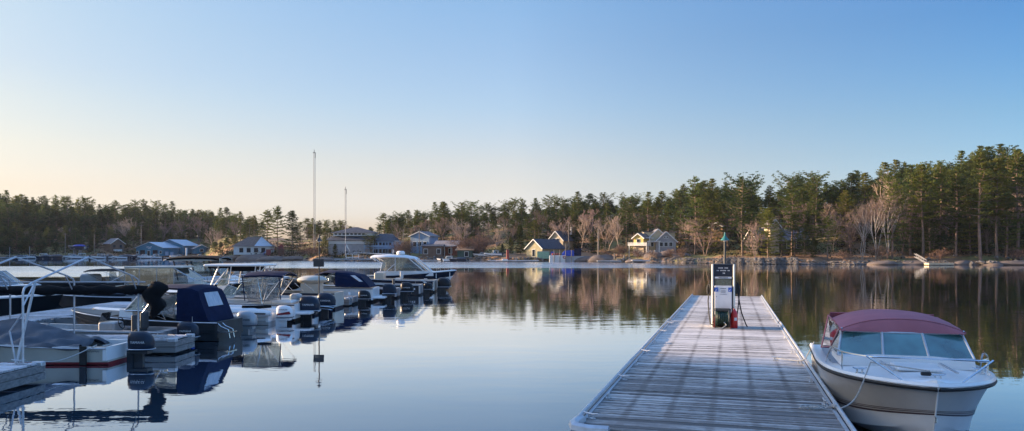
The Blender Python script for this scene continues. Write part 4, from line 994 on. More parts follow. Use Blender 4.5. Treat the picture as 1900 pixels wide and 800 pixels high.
# cabin coaming under the windscreen
XW = 3.75; b = MB()
b.prism([(-.98, .98), (-.96, 1.12), (-.4, 1.17), (.4, 1.17), (.96, 1.12), (.98, .98)], 'x', XW - 1.3, XW + .08); b.build('coaming', M['white'], hb)
windshield(hb, XW + .05, 1.0, 1.13, .37, .36, 1.15, M['tglass'], M['alu'], npane=3, top_in=.90, r=.018, curve=.16, sdrop=.03)
bimini(hb, XW - .36, XW - 2.35, .93, 1.79, M['canvas_maroon'], drop=.20, frame=M['steel'], pivot=(XW - 1.5, 1.0), end=.08, name='canvas_top', th=.02)
# sloping maroon visor cloth between the top and the windscreen
b = MB(); secs = []
for f in (0, .5, 1):
    secs.append([(XW - .36 + .05 * f + .02 * math.sin(f * 3), (2 * k / 12 - 1) * (.95 - .04 * f), (1.79 - .08 - .20 * abs(2 * k / 12 - 1) ** 2.4) * (1 - f) + 1.505 * f + .0) for k in range(13)])
outer = secs; inner = [[(x - .015, y * .99, z) for x, y, z in s] for s in secs]
b.loft([o_ + list(reversed(i_)) for o_, i_ in zip(outer, inner)]); b.build('visor_cloth', M['canvas_maroon'], hb, smooth=True)
b = MB()
for xq in (XW - .38, XW - 1.0, XW - 1.68): b.tube([(xq, (2 * k / 16 - 1) * .95, 1.79 - .045 - .20 * abs(2 * k / 16 - 1) ** 2.4 + (.012 if xq < XW - .5 else -.02)) for k in range(17)], .010, 5)
b.build('seam', M['canvas_maroon'], hb, smooth=True)
# side curtain: clear vinyl bound in maroon cloth
for sg in (1, -1):
    P = [(XW - 1.25, sg * 1.0, 1.12), (XW - 2.75, sg * 1.03, .92), (XW - 2.30, sg * .94, 1.62), (XW - .62, sg * .90, 1.55)]
    b = MB(); c = sum((Vector(p) for p in P), Vector()) / 4
    for i in range(4):
        a_, c_ = Vector(P[i]), Vector(P[(i + 1) % 4]); w2 = .17 if i in (1,) else .07
        b.sheet([a_, c_, c_.lerp(c, w2), a_.lerp(c, w2)], .014)
    cu = b.build('side_curtain', M['canvas_maroon'], hb)
    b = MB(); b.sheet([Vector(p).lerp(c, .05) for p in P], .004); b.build('clear_panel', M['vinyl'], cu, recalc=False)
b = MB(); b.sheet([(XW - 2.35, -.9, 1.66), (XW - 2.35, .9, 1.66), (XW - 2.95, 1.0, .9), (XW - 2.95, -1.0, .9)], .015); b.build('rear_curtain', M['canvas_maroon'], hb)
# seats glimpsed behind the glass
for sy in (-.5, .5):
    b = MB(); b.rbox((XW - 1.5, sy, .62), (.5, .5, .12), .04); b.rbox((XW - 1.75, sy, .95), (.12, .48, .6), .04); b.build('seat', M['seat'], hb)
b = MB(); b.rbox((XW - .55, -.5, 1.14), (.3, .55, .1), .03); b.tube([(XW - .75 + .03 * math.cos(a), -.5 + .17 * math.cos(a), 1.16 + .16 * math.sin(a)) for a in [i * math.pi / 8 for i in range(17)]], .014, 5); b.build('helm', M['seatd'], hb, smooth=True)
b = MB(); b.tube([(XW - .2, -.9, 1.2), (XW - .33, -.72, 1.42)], .008, 5); b.build('wiper', M['rubber'], hb)
# foredeck: hatch with runners, cleats, light
b = MB(); b.rbox((4.42, .02, 1.085), (.62, .62, .05), .02); ht = b.build('deck_hatch', M['white'], hb)
b = MB()
for sy in (-.40, .44): b.bar((3.95, sy, 1.09), (5.05, sy * .98, 1.105), .035, .02)
b.build('hatch_rail', M['alu'], hb)
b = MB(); b.rbox((5.42, -.05, 1.13), (.07, .13, .05), .015); b.build('bow_light', M['rubber'], hb)
for x, y in ((5.42, .1), (4.9, -.83), (4.2, .93)):
    o = link('cleat', cleat_mb(.2).mesh('cleat', M['steel']), hb); o.location = (x, y, sheer(st, x)[1] + .03)
# bow rail
def gp(x, sg, ins=.09, dz=0): y, z = sheer(st, x); return (x, sg * (y - ins), z + dz)
top = []
for x in (3.35, 3.7, 4.3, 4.8, 5.2): top.append(gp(x, 1, .08 if x > 3.5 else .05, .30 if x > 3.5 else .04))
mid_ = [(5.42, .72, 1.34), (5.50, .3, 1.35), (5.50, -.3, 1.35), (5.42, -.72, 1.34)]
tr = top + mid_ + [(x, -y, z) for x, y, z in reversed(top)]
posts = [(gp(4.3, 1, .08, .02), gp(4.3, 1, .08, .30)), (gp(4.3, -1, .08, .02), gp(4.3, -1, .08, .30)), (gp(5.55, 1, .1, .03), (5.33, .80, 1.34)), (gp(5.55, -1, .1, .03), (5.33, -.80, 1.34))]
rail(hb, tr, .014, posts, M['steel'], .3)
fender('black fender squeezed between the maroon-topped boat and the dock', dk(DW + .15, 4.6, .36), L=.5, r=.12)
# mooring lines
def W2(p): return org + dirb * p[0] + Vector((-dirb.y, dirb.x, 0)) * p[1] + Vector((0, 0, p[2]))
dcl = dk(DW - .17, (Yat(757, DZ) - d0y) / math.cos(DAZ) - .9)
q1 = [Vector((Xat(1545, Yat(756, DZ + .03)), Yat(756, DZ + .03), DZ + .03))]
c0 = q1[0]; railp = W2(gp(5.1, -1, .08, .22)) if W2(gp(5.1, -1)).x < W2(gp(5.1, 1)).x else W2(gp(5.1, 1, .08, .22))
edge = Vector((Xat(1562, Yat(757, DZ + .09)), Yat(757, DZ + .09), DZ + .09))
mid2 = edge.lerp(railp, .5) + Vector((0, 0, -.17))
lp = [c0 + Vector((.0, .0, .03)), edge, mid2, railp]
inn = (org + dirb * 5.42 + Vector((0, 0, 1.17)))
rope('bow_line', smooth(lp, 8) + smooth([railp, railp.lerp(inn, .5) + Vector((0, 0, .0)), inn], 4)[1:], .011, 'grey bow line sagging from the maroon-topped boat to the dock')
coil = [c0 + Vector((-.03, .02, .02))]
for k in range(42):
    a = k * .72; coil.append(c0 + Vector((-.10 - .0075 * k + .085 * math.cos(a), .02 + .075 * math.sin(a), -.01 + .012 * (k % 3))))
rope('rope_coil', smooth(coil, 3), .010, 'loose loops of mooring rope lying on the dock planks beside the rail')
o = thing('dock_cleat', 'steel cleat wrapped in rope beside the rope loops', 'cleat', c0 - Vector((0, 0, .03)) + Vector((.03, 0, 0)), -DAZ)
link('horn', cleat_mb(.26).mesh('cleat', M['galv']), o); b = MB(); b.tube([(.035 * math.cos(k * .8), .07 * math.cos(k * .4) + .01 * math.sin(k), .03 + .002 * k) for k in range(24)], .011, 5); b.build('rope_wrap', M['rope'], o, smooth=True)
c1 = Vector((Xat(1440, Yat(669, DZ)), Yat(669, DZ), DZ)); e1 = Vector((Xat(1487, Yat(669, DZ + .09)), Yat(669, DZ + .09), DZ + .09)); s1 = W2((.3, -1.1, .95)) if W2((.3, -1.1, 0)).x < W2((.3, 1.1, 0)).x else W2((.3, 1.1, .95))
rope('stern_line', smooth([c1 + Vector((0, 0, .05)), e1, e1.lerp(s1, .5) - Vector((0, 0, .06)), s1], 6), .011, 'stern line from the maroon-topped boat crossing the dock rail')
o = thing('dock_cleat', 'small cleat out on the planks holding the stern line', 'cleat', c1, R(60)); link('horn', cleat_mb(.2).mesh('cleat', M['galv']), o)
# ---------------------------------------------------------------- marina walkway and fingers
def wooden_dock(label, x0, x1, y0, y1, z=.40, m=None, cleats=(), along='x'):
    t = thing('finger_dock' if along == 'x' else 'dock_walkway', label, 'dock', ((x0 + x1) / 2, (y0 + y1) / 2, 0), 0, 'marina floating docks')
    w_, d_ = x1 - x0, y1 - y0; b = MB(); p = (-w_ / 2 if along == 'x' else -d_ / 2)
    lim = -p; r_ = random.Random(int(abs(x0 * 7 + y0 * 3)))
    while p < lim - .1:
        h = r_.uniform(-.004, .004)
        if along == 'x': b.box((p + .07, 0, z - .02 + h), (.128, d_ - .02, .04))
        else: b.box((0, p + .07, z - .02 + h), (w_ - .02, .128, .04))
        p += .14
    b.build('decking', M['fdeck'], t)
    b = MB()
    for zz, h in ((z - .12, .15), (z - .285, .15)):
        for sy in (-1, 1): b.box((0, sy * (d_ / 2 + .012), zz), (w_ + .02, .045, h))
        for sx in (-1, 1): b.box((sx * (w_ / 2 + .034), 0, zz), (.045, d_ + .07, h))
    b.build('fascia', M['fascia'], t)
    b = MB()
    for sy in (-1, 1): b.rbox((w_ / 2 - .05, sy * (d_ / 2 - .04), z - .02), (.24, .16, .10), .02); b.build('corner_bracket', M['galv'], t); b = MB()
    n = max(2, int(max(w_, d_) / 3)); b = MB()
    for k in range(n):
        q = -.5 + (k + .5) / n
        b.box((q * w_ if along == 'x' else 0, 0 if along == 'x' else q * d_, -.02), (1.0 if along == 'x' else w_ * .7, d_ * .8 if along == 'x' else 1.2, .36))
    b.build('float', M['rubber'], t)
    cm_ = cleat_mb(.3).mesh('cleat', M['galv'])
    for cx, cy in cleats: o = link('cleat', cm_, t); o.location = (cx - (x0 + x1) / 2, cy - (y0 + y1) / 2, z + .01); o.rotation_euler = (0, 0, R(90))
    return t
wooden_dock('near grey finger dock cut off by the lower left corner of the photo', -17, -10.25, 14.45, 16.45, .42, cleats=[(-10.6, 16.2), (-12, 14.7)])
wooden_dock('grey finger dock between the tarp-covered skiff and the open work skiff', -16.8, -9.3, 20.75, 21.95, .42, cleats=[(-9.7, 20.9), (-10.6, 21.8)])
wooden_dock('short finger dock end between the silver and the white outboards', -16.8, -9.7, 27.75, 28.35, .40, cleats=[(-10, 27.9)])
wooden_dock('finger dock carrying the lamp post with the square sign', -16.8, -8.9, 35.6, 36.3, .40, cleats=[(-9.3, 35.8)])
wooden_dock('farthest finger dock end, beside the small dark outboard', -16.8, -8.45, 38.9, 39.6, .42, cleats=[(-8.8, 39.1)])
wooden_dock('main marina walkway with frosty planks behind the canopy frame', -19.2, -16.86, 12, 36.5, .40, along='y')
lp_ = lamp_post(Xat(592, 36.0), 36.0, .40, Zat(438, 36.0) - .40 - .1, 'dark dock lamp post with a square sign board among the marina boats', head='dark', q=.75)
b = MB(); b.box((0, -.07, Zat(488, 36) - .40), (.50, .03, .36)); b.build('sign_board', M['pole'], lp_)

# canopy frame over the first slip
cf = thing('boat_canopy', 'bare galvanised pipe frame of a boat canopy with two peaked hoops', 'boat canopy', (-12, 19, 0))
def cfp(x, y, z): return (x + 12, y - 19, z)
yn, yf, ze, zp = 16.2, 21.2, 1.98, 2.70
for gx in (-10.5, -12.3, -14.1):
    b = MB(); ym = (yn + yf) / 2
    for (ya, sg) in ((yn, 1), (yf, -1)):
        b.tube([cfp(gx, ya, .42), cfp(gx, ya, ze - .02), cfp(gx, ya + sg * .05, ze + .08), cfp(gx, ya + sg * .28, ze + .17), cfp(gx, ym, zp)], .024, 8)
        b.tube([cfp(gx, ya, ze - .32), cfp(gx, ya + sg * .42, ze + .20)], .018, 6)
        b.box(cfp(gx, ya, .43), (.16, .12, .02))
    b.build('hoop', M['galv'], cf, smooth=True)
b = MB(); b.tube([cfp(-10.3, yf, ze), cfp(-14.6, yf, ze)], .016, 6); b.build('eave_bar', M['galv'], cf)
b = MB(); b.tube([cfp(-10.5, yn, ze - .45), cfp(-10.95, yn + .25, 1.1), cfp(-10.72, yn + .1, .44)], .02, 6)
b.tube([cfp(-10.5, yn + .42, ze + .20), cfp(-10.62, yn + .25, 1.2), cfp(-10.72, yn + .12, .43)], .028, 6); b.build('brace', M['galv'], cf, smooth=True)

b = MB(); cr = random.Random(3); n_ = 26; pts_ = []; rad_ = []
for k in range(n_):
    f = k / (n_ - 1); pts_.append(cfp(-15.6 + 5.35 * f, yf + .02 * math.sin(k * 1.3), ze - .20 - .04 * math.sin(f * 3.1) + .012 * math.sin(k * 2.1))); rad_.append(.125 + .025 * math.sin(k * 1.7) + cr.uniform(-.012, .012))
b.tube(pts_, rad_, 10); b.build('rolled_cover', M['canvas_black'], cf, smooth=True)
b = MB(); secs = []
for k in range(10):
    z = ze + .02 - k * .115; r_ = [.10, .24, .30, .29, .25, .25, .21, .17, .11, .04][k]
    secs.append([cfp(-10.02 + .07 * math.sin(k * 1.3) + r_ * math.cos(a) * (1 + .2 * math.sin(3 * a + k)), yf + r_ * .7 * math.sin(a), z) for a in [i * math.pi / 6 for i in range(12)]])
b.loft(secs); b.build('hanging_cover', M['canvas_black'], cf, smooth=True)

# ---------------------------------------------------------------- boats of the marina
def boat(name, label, X, Y, L, B, F, Fb, side, deckm='white', xdeck=.6, rowm=None, bow_left=True, tilt=0, boot='red', gun=.12, floor=.12, rail_='black', cat='boat', group='boats in the near marina', **kw):
    t = thing(name, label, cat, (X, Y, 0), (math.pi if bow_left else 0) + R(tilt), group)
    k = dict(t0=.5, p=2.0, rake=.5, chine=.88, nrow=5, N=16, flare=1.2, kz=-.3, bowch=.45); k.update(kw)
    st_ = build_hull(t, L, B, F, Fb, [M[side], M[boot], M['white']], rowm or [1, 1, 1, 0, 0, 0], **k)
    build_deck(t, st_, xdeck * L, M[deckm], gun=gun, floor=floor, crown=.05, floor_m=M['floor'])
    if rail_: rubrail(t, st_, .022, M[rail_])
    return t, st_
def ob2(t, top, s, word=None, cm='cowl', y=0, x=-.12, **k):
    o = outboard(t, x, y, s, cm, word, side=k.pop('side', 1), **k); o.location.z = top - .93 * s; return o
def box_seat(t, x, y, z=.5, m='seat', w_=.5):
    b = MB(); b.rbox((x, y, z), (.46, w_, .12), .03); b.rbox((x - .22, y, z + .28), (.1, w_, .5), .03); b.box((x, y, z / 2 + .05), (.2, .2, z - .1)); return b.build('seat', M[m], t)
def wheel(t, x, y, z):
    b = MB(); b.tube([(x + .05 * math.sin(a), y + .17 * math.cos(a), z + .17 * math.sin(a)) for a in [i * math.pi / 8 for i in range(17)]], .014, 5); b.tube([(x, y, z), (x + .25, y, z - .08)], .02, 5); return b.build('steering_wheel', M['rubber'], t, smooth=True)

M['floor'] = mat('cockpit_floor', (.07, .075, .08), .8, var=.3, scale=4)
# A skiff under a grey tarp
t, s0 = boat('skiff', 'cream skiff with dark red bottom lying under a grey tarp', -10.1, 19.6, 5.2, 1.8, .45, .74, 'cream', rowm=[1, 1, 0, 0, 0, 0, 0, 0, 0], nrow=8, xdeck=.8, deckm='white', rail_='alu', rake=.35, p=1.8)
b = MB(); secs = []; tr_ = random.Random(9)
for i in range(34):
    x = .72 + i * .125; y_, z_ = sheer(s0, x); zr = interp([(.7, .56), (1.3, .70), (2.2, 1.0), (2.7, 1.07), (3.6, 1.0), (5, .86)], x); ring = []
    for k in range(29):
        f = 2 * k / 28 - 1; u_ = 1 - abs(f)
        fold = .045 * math.sin(9 * x + 6 * u_ * math.copysign(1, f)) * min(1, u_ * 3) * (1 - u_) * 2 + .028 * math.sin(17 * u_ + 4.3 * x) * (1 - u_) + .02 * math.sin(5.1 * x + f * 13)
        sag = -.13 * math.sin(u_ * math.pi) * (.6 + .4 * math.sin(2.4 * x + 1))
        ring.append((x + .03 * math.sin(k * .6), f * (y_ + .025), z_ + .02 + (zr - z_) * u_ + fold + sag - (.05 if k in (0, 28) else 0) + tr_.uniform(-.004, .004)))
    secs.append(ring)
b.loft([r_ + [(p[0], p[1] * .98, p[2] - .015) for p in reversed(r_)] for r_ in secs]); b.build('tarp', M['canvas_grey'], t, smooth=True, sharp=80)
for xx in (.55, 4.2):
    b = MB(); y_, z_ = sheer(s0, xx); b.box((xx, y_ + .02, z_ - .2), (.16, .05, .46)); b.build('bumper_strap', M['rubber'], t)
b = MB(); y_, z_ = sheer(s0, .3); b.tube([(.1 + .02 * math.sin(k * 2), .35 + .06 * k, z_ + .03) for k in range(8)], .015, 5); b.build('line', M['rope'], t)
yq = sheer(s0, .3)[0] - .012
b = MB(); b.tube([(.52 - .018 * k, yq, .35 + .022 * math.sin(k * 1.9) + (.03 if k in (0, 7, 13) else 0)) for k in range(20)], .005, 4); b.build('lettering', M['letterd'], t)
ob2(t, .76, .98, 'YAMAHA')

# B open work skiff
t, s0 = boat('work_skiff', 'open grey aluminium work skiff with a dark blue outboard', -10.25, 22.85, 4.9, 1.5, .48, .66, 'greyhull', deckm='alu', xdeck=.80, boot='greyhull', rail_='alu', rake=.3)
b = MB(); b.rbox((2.0, -.2, .42), (.5, .6, .56), .05); b.build('console', M['greyhull'], t)
b = MB(); b.sheet([(2.22, -.5, .70), (2.22, .1, .70), (2.12, .08, .98), (2.12, -.48, .98)], .008); b.build('windshield', M['glass'], t, recalc=False)
wheel(t, 1.68, -.2, .66); box_seat(t, 1.2, -.2, .46, 'seatd', .4); box_seat(t, 1.2, .35, .42, 'seatd', .35)
for x in (.35, 3.6):
    b = MB(); b.box((x, 0, .40), (.30, 1.2, .05)); b.build('thwart', M['alu'], t)
ob2(t, .70, .96, 'YAMAHA', x=-.1)

# C aluminium boat with navy canopy
t, s0 = boat('canopy_boat', 'dark aluminium boat with a navy blue canvas canopy', -9.15, 24.5, 5.6, 1.8, .62, .92, 'darkalu', tilt=-7, deckm='darkalu', xdeck=.62, boot='darkalu', rail_='alu', rake=.45)
b = MB()
for zf in (.42, .58, .74):
    b.tube([(lambda s: (s[1 + int(zf * 5)][0], s[1 + int(zf * 5)][1] + .012, s[1 + int(zf * 5)][2]))(s) for s in s0], .010, 4)
b.build('hull_rib', M['darkalu'], t)
b = MB(); b.prism([(-.80, .7), (-.74, .98), (.74, .98), (.80, .7)], 'x', 2.9, 3.35); b.build('coaming', M['white'], t)
windshield(t, 3.25, .78, .95, .46, .42, .75, M['glass'], M['steel'], npane=3, top_in=.88, r=.016, curve=.1)
def sec_arch(x, hw, zb, zt, n=9):
    out = [(x, -hw, zb), (x, -hw * .985, zb + (zt - zb) * .72)]
    for k in range(1, n): a = math.pi * k / n; out.append((x, -hw * .97 * math.cos(a), zt - .16 + .16 * math.sin(a) ** .8))
    return out + [(x, hw * .985, zb + (zt - zb) * .72), (x, hw, zb)]
def cloth_loft(par, secs, m, name='canopy', th=.96, cap_back=False):
    b = MB(); b.loft([s + [(p[0], p[1] * .975, p[2] - .012) for p in reversed(s)] for s in secs])
    if cap_back: b.add([(p[0] - .004, p[1], p[2]) for p in secs[0]], [tuple(range(len(secs[0])))])
    return b.build(name, m, par, smooth=True, sharp=45)
can = cloth_loft(t, [[(p[0] - .45 * (1.72 - p[2]) / 1.1, p[1], p[2]) for p in sec_arch(.74, .82, .60, 1.66)], sec_arch(.92, .84, .62, 1.76), sec_arch(1.15, .84, .62, 1.77), sec_arch(1.36, .84, .64, 1.76)], M['canvas_navy'], cap_back=True)
b = MB()
for f in ((1.66, 1.75), (2.1, 1.77), (2.62, 1.72)): pass
b.loft([[q for q in sec_arch(x, .84, z - .30, z)[1:-1]] + [(p[0], p[1] * .975, p[2] - .014) for p in reversed(sec_arch(x, .84, z - .30, z)[1:-1])] for x, z in ((1.36, 1.76), (2.0, 1.77), (2.62, 1.70), (2.78, 1.54))]); b.build('roof_cloth', M['canvas_navy'], t, smooth=True)
rxx = lambda z: .74 - .45 * (1.72 - z) / 1.1 - .016
b = MB(); b.sheet([(rxx(1.08), -.42, 1.08), (rxx(1.08), .50, 1.08), (rxx(1.52), .46, 1.52), (rxx(1.52), -.38, 1.52)], .008); b.build('canopy_window', mat('milky_vinyl', (.50, .53, .56), .25, c2=(.30, .36, .44), scale=6, stretch=(1, 3, .6)), t)
for sg in (1, -1):
    b = MB(); b.sheet([(1.38, sg * .845, .70), (2.45, sg * .80, .98), (2.62, sg * .80, 1.45), (1.38, sg * .83, 1.48)], .005); b.build('side_window', M['vinyl'], t, recalc=False)
    b = MB(); b.tube([(1.7, sg * .85, .66), (2.35, sg * .82, 1.62)], .013, 5); b.tube([(2.5, sg * .85, .9), (1.95, sg * .82, 1.62)], .013, 5); b.tube([(1.72, sg * .84, .68), (2.5, sg * .82, .98)], .012, 5); b.build('canopy_frame_tube', M['steel'], t)
wheel(t, 2.3, -.35, .95); box_seat(t, 1.7, -.4, .5, 'seatd')
b = MB(); b.tube([(.05, .5, .62), (-.1, .5, .48), (-.35, .5, .38), (-.40, .5, .12)], .016, 5); b.tube([(.05, .78, .62), (-.1, .78, .48), (-.35, .78, .38), (-.40, .78, .12)], .016, 5); b.box((-.22, .62, .30), (.4, .5, .04)); b.build('swim_platform', M['steel'], t)
fender('blue fender hanging from the navy canopy boat', (-9.2 - .85, 24.7 - .98, .28), .42, .08, 'blue', 'fenders in the marina')

# D runabout with silver outboard
t, s0 = boat('runabout', 'low pale grey runabout with a silver outboard behind the navy canopy boat', -9.75, 26.55, 5.0, 1.75, .58, .85, 'greyhull', boot='black')
ob2(t, .73, 1.05, 'HONDA', 'cowls', wm='letterd', x=-.05)
windshield(t, 2.9, .7, .82, .35, .3, .6, M['glass'], M['alu'], npane=3, r=.014)
# E inflatable
t, s0 = boat('inflatable_boat', 'white inflatable boat with a white and red outboard', -9.35, 29.5, 4.6, 1.3, .42, .62, 'white', boot='greyhull', rail_=None)
b = MB(); b.tube([(-.15, .68, .46), (.5, .70, .48), (2.2, .72, .50), (3.5, .55, .56), (4.4, .18, .66), (4.55, 0, .68)], [.10, .20, .22, .22, .20, .19], 12); b.tube([(-.15, -.68, .46), (.5, -.70, .48), (2.2, -.72, .50), (3.5, -.55, .56), (4.4, -.18, .66), (4.55, 0, .68)], [.10, .20, .22, .22, .20, .19], 12); b.build('inflated_tube', M['white'], t, smooth=True)
b = MB(); b.tube([(.0, .90, .47), (.5, .905, .48), (2.2, .925, .50), (3.5, .76, .56)], .03, 6); b.build('rubbing_strake', M['rubber'], t)
b = MB(); b.tube([(-.1, .5, .72), (.5, .62, .70), (.95, .72, .73)], [.05, .07, .05], 8); b.build('rolled_cover', M['canvas_black'], t, smooth=True)
ob2(t, .72, .98, 'EVINRUDE', 'cowlw', wm='letterd', stripe='red')
tb = thing('mooring_buoy', 'yellow and white float by the white and red outboard', 'buoy', (-10.0, 28.75, 0))
b = MB(); b.rbox((0, 0, .08), (.26, .26, .32), .05); b.build('body', M['yellow'], tb); b = MB(); b.rbox((0, 0, .32), (.3, .28, .18), .06); b.build('cap', M['white'], tb)

# F bimini boat
t, s0 = boat('bowrider', 'white boat with a navy bimini top and clear side curtain', -8.75, 31.3, 6.2, 2.1, .70, .98, 'white', boot='black', xdeck=.62)
bimini(t, .45, 2.05, .95, 2.02, M['canvas_navy'], drop=.14, frame=M['steel'], pivot=(1.3, .72), legs=4, valance=.06)
windshield(t, 3.4, .9, .98, .5, .45, .7, M['glass'], M['alu'], npane=3)
b = MB(); P = [(.55, .94, .95), (1.85, .94, .80), (2.15, .94, 1.80), (.55, .94, 1.86)]; b.sheet(P, .005); b.build('clear_curtain', M['vinyl'], t, recalc=False)
b = MB(); b.bar((.55, .95, .9), (.62, .95, 1.88), .05, .02); b.bar((2.0, .95, .85), (2.1, .95, 1.84), .06, .02); b.bar((.55, .955, .92), (1.9, .955, .80), .05, .02); b.build('curtain_binding', M['canvas_navy'], t)
b = MB(); b.rbox((.75, 0, .78), (1.2, 1.5, .14), .05); b.rbox((-.25, 0, .34), (.7, 1.7, .12), .04); b.build('engine_cover', M['white'], t)
box_seat(t, 1.6, .45, .75, 'seat'); b = MB(); b.rbox((.3, -.3, .95), (.4, .6, .25), .08); b.build('cushion', M['greyhull'], t)
ob2(t, .98, 1.28, 'YAMAHA', x=.10)
# G centre console with T-top
t, s0 = boat('center_console_boat', 'white centre console fishing boat with a flat T-top', -8.75, 34.25, 7.6, 2.2, .75, 1.1, 'white', boot='navy', xdeck=.72)
b = MB(); b.rbox((3.55, 0, 2.22), (2.75, 1.7, .10), .05); b.build('hard_top', M['white'], t, smooth=True, sharp=30)
b = MB(); b.rbox((3.3, 0, 2.06), (1.3, 1.1, .22), .04); b.box((4.4, 0, 2.12), (.9, 1.0, .08)); b.build('top_locker', M['canvas_black'], t)
b = MB()
for sg in (1, -1):
    b.tube([(5.0, sg * .6, .55), (4.3, sg * .68, 2.18)], .03, 6); b.tube([(4.0, sg * .6, .55), (3.75, sg * .66, 2.18)], .024, 6); b.tube([(2.75, sg * .6, .55), (2.45, sg * .68, 2.18)], .028, 6); b.tube([(2.95, sg * .6, .55), (2.65, sg * .68, 2.18)], .022, 6)
    b.tube([(4.55, sg * .65, 1.6), (3.8, sg * .64, 1.6)], .018, 5); b.tube([(4.8, sg * .62, 1.0), (3.9, sg * .62, 2.1)], .018, 5); b.tube([(2.2, sg * .7, 2.18), (2.4, sg * .7, 1.95), (2.6, sg * .68, 2.0)], .02, 5)
b.build('top_frame', M['white'], t, smooth=True)
b = MB(); b.prism([(3.7, .2), (4.75, .2), (4.75, .75), (4.45, 1.28), (4.0, 1.32), (3.85, 1.1), (3.7, 1.05)], 'y', -.42, .42); b.build('console', M['white'], t)
b = MB(); b.sheet([(4.5, -.4, 1.28), (4.5, .4, 1.28), (4.22, .36, 1.8), (4.22, -.36, 1.8)], .008); b.sheet([(4.5, .4, 1.28), (4.22, .36, 1.8), (3.95, .38, 1.75), (3.95, .41, 1.3)], .008); b.build('windshield', M['glass'], t, recalc=False)
wheel(t, 3.62, 0, 1.15)
b = MB()
for y_ in (-.45, .45):
    b.tube([(2.4, y_, .2), (2.55, y_, 1.15), (2.9, y_, 1.2), (3.0, y_, .2)], .022, 6)
for zz in (.5, .75, .95, 1.14): b.tube([(2.5, -.45, zz), (2.5, .45, zz)], .018, 5)
for y_ in (-.25, 0, .25): b.tube([(2.52, y_, 1.14), (2.45, y_, 1.45)], .025, 6)
b.build('leaning_post', M['white'], t, smooth=True)
ob2(t, .95, 1.26, 'YAMAHA', x=.12)
b = MB(); b.tube([(-.2, .75, .30), (-.6, .75, .26), (-.72, .6, .22), (-.55, .5, .24)], .018, 5); b.tube([(-.1, .8, .42), (-.62, .82, .38), (-.8, .62, .33)], .018, 5); b.build('swim_platform', M['steel'], t)
# H low white cuddy with long rails
t, s0 = boat('cuddy_boat', 'low dark-hulled cuddy boat with cream deck and long bow rails beside the lamp post', -8.6, 37.55, 7.0, 2.2, .80, 1.05, 'navy', deckm='cream', boot='navy', xdeck=.45)
windshield(t, 3.3, .9, 1.05, .42, .5, .7, M['vinyl'], M['alu'], npane=3)
b = MB(); b.ell((1.35, 0, 1.42), (.75, .72, .22), 14, 8); b.box((1.35, 0, 1.0), (.9, .9, .5)); b.build('seat_cover', M['cream'], t, smooth=True)
b = MB(); b.ell((2.4, 0, 1.15), (.5, .8, .24), 12, 6); b.build('console_cover', M['canvas_black'], t, smooth=True)
rp = [(x, sheer(s0, x)[0] - .1, sheer(s0, x)[1] + .34 * min(1, (x - 2.8) / .4)) for x in (2.8, 3.3, 4.2, 5.2, 6.2, 6.75)]
b = MB()
for sg in (1, -1):
    b.tube([(x, sg * y, z) for x, y, z in rp], .014, 5)
    for x, y, z in rp[1:]: b.tube([(x, sg * y, z), (x - .05, sg * y, z - .34)], .012, 5)
for k in range(5): b.tube([(1.0 + k * .5, .95, .9), (1.5 + k * .45, .92, 1.3)], .012, 5)
b.build('bow_rail', M['steel'], t)
# small boat behind the last finger
t, s0 = boat('dinghy', 'small dark dinghy with a dark outboard behind the farthest finger dock', -8.4, 40.5, 3.8, 1.4, .42, .6, 'black', deckm='alu', boot='black', rail_='alu')
ob2(t, .75, 1.0, 'YAMAHA', 'cowlb')
# I navy canopy cuddy
t, s0 = boat('canopy_cruiser', 'grey-white cruiser with a dark navy camper canopy', -7.75, 43.0, 7.0, 2.3, .78, 1.05, 'white', boot='black', xdeck=.5)
windshield(t, 3.7, .95, 1.05, .5, .6, .8, M['glass'], M['canvas_navy'], npane=3, r=.03)
cloth_loft(t, [[(p[0] - .85 * (1.72 - p[2]) / .95, p[1], p[2]) for p in sec_arch(.95, 1.0, .82, 1.52)], sec_arch(1.5, 1.0, .84, 1.70), sec_arch(2.1, 1.0, .88, 1.76)], M['canvas_navy'], cap_back=True)
b = MB(); b.loft([[q for q in sec_arch(x, 1.0, z - .4, z)[1:-1]] + [(p[0], p[1] * .975, p[2] - .014) for p in reversed(sec_arch(x, 1.0, z - .4, z)[1:-1])] for x, z in ((2.1, 1.76), (2.7, 1.76), (3.3, 1.58))]); b.build('roof_cloth', M['canvas_navy'], t, smooth=True)
b = MB(); b.sheet([(.55, 1.0, 1.15), (.75, 1.01, 1.15), (1.25, 1.0, 1.50), (1.0, .98, 1.50)], .006); b.build('canopy_window', M['pumpw'], t)
for x in (2.3, 2.9):
    b = MB(); b.sheet([(x, .99, 1.08), (x + .55, .98, 1.10), (x + .40, .97, 1.42), (x, .97, 1.50)], .006); b.build('side_window', M['glass'], t, recalc=False)
b = MB(); b.rbox((-.3, 0, .25), (.7, 1.9, .12), .05); b.build('swim_platform', M['white'], t)
b = MB(); b.ell((4.3, 1.04, .86), (.32, .03, .09), 12, 6); b.build('cabin_port', M['glass'], t, smooth=True)
rp = [(x, sheer(s0, x)[0] - .1, sheer(s0, x)[1] + .34 * min(1, (x - 3.2) / .4)) for x in (3.2, 3.7, 4.6, 5.6, 6.4, 6.75)]; b = MB()
for sg in (1, -1):
    b.tube([(x, sg * y, z) for x, y, z in rp], .014, 5)
    for x, y, z in rp[1:]: b.tube([(x, sg * y, z), (x - .05, sg * y, z - .34)], .012, 5)
b.build('bow_rail', M['steel'], t)
ob2(t, .98, 1.2, None, 'cowl', x=-.35)
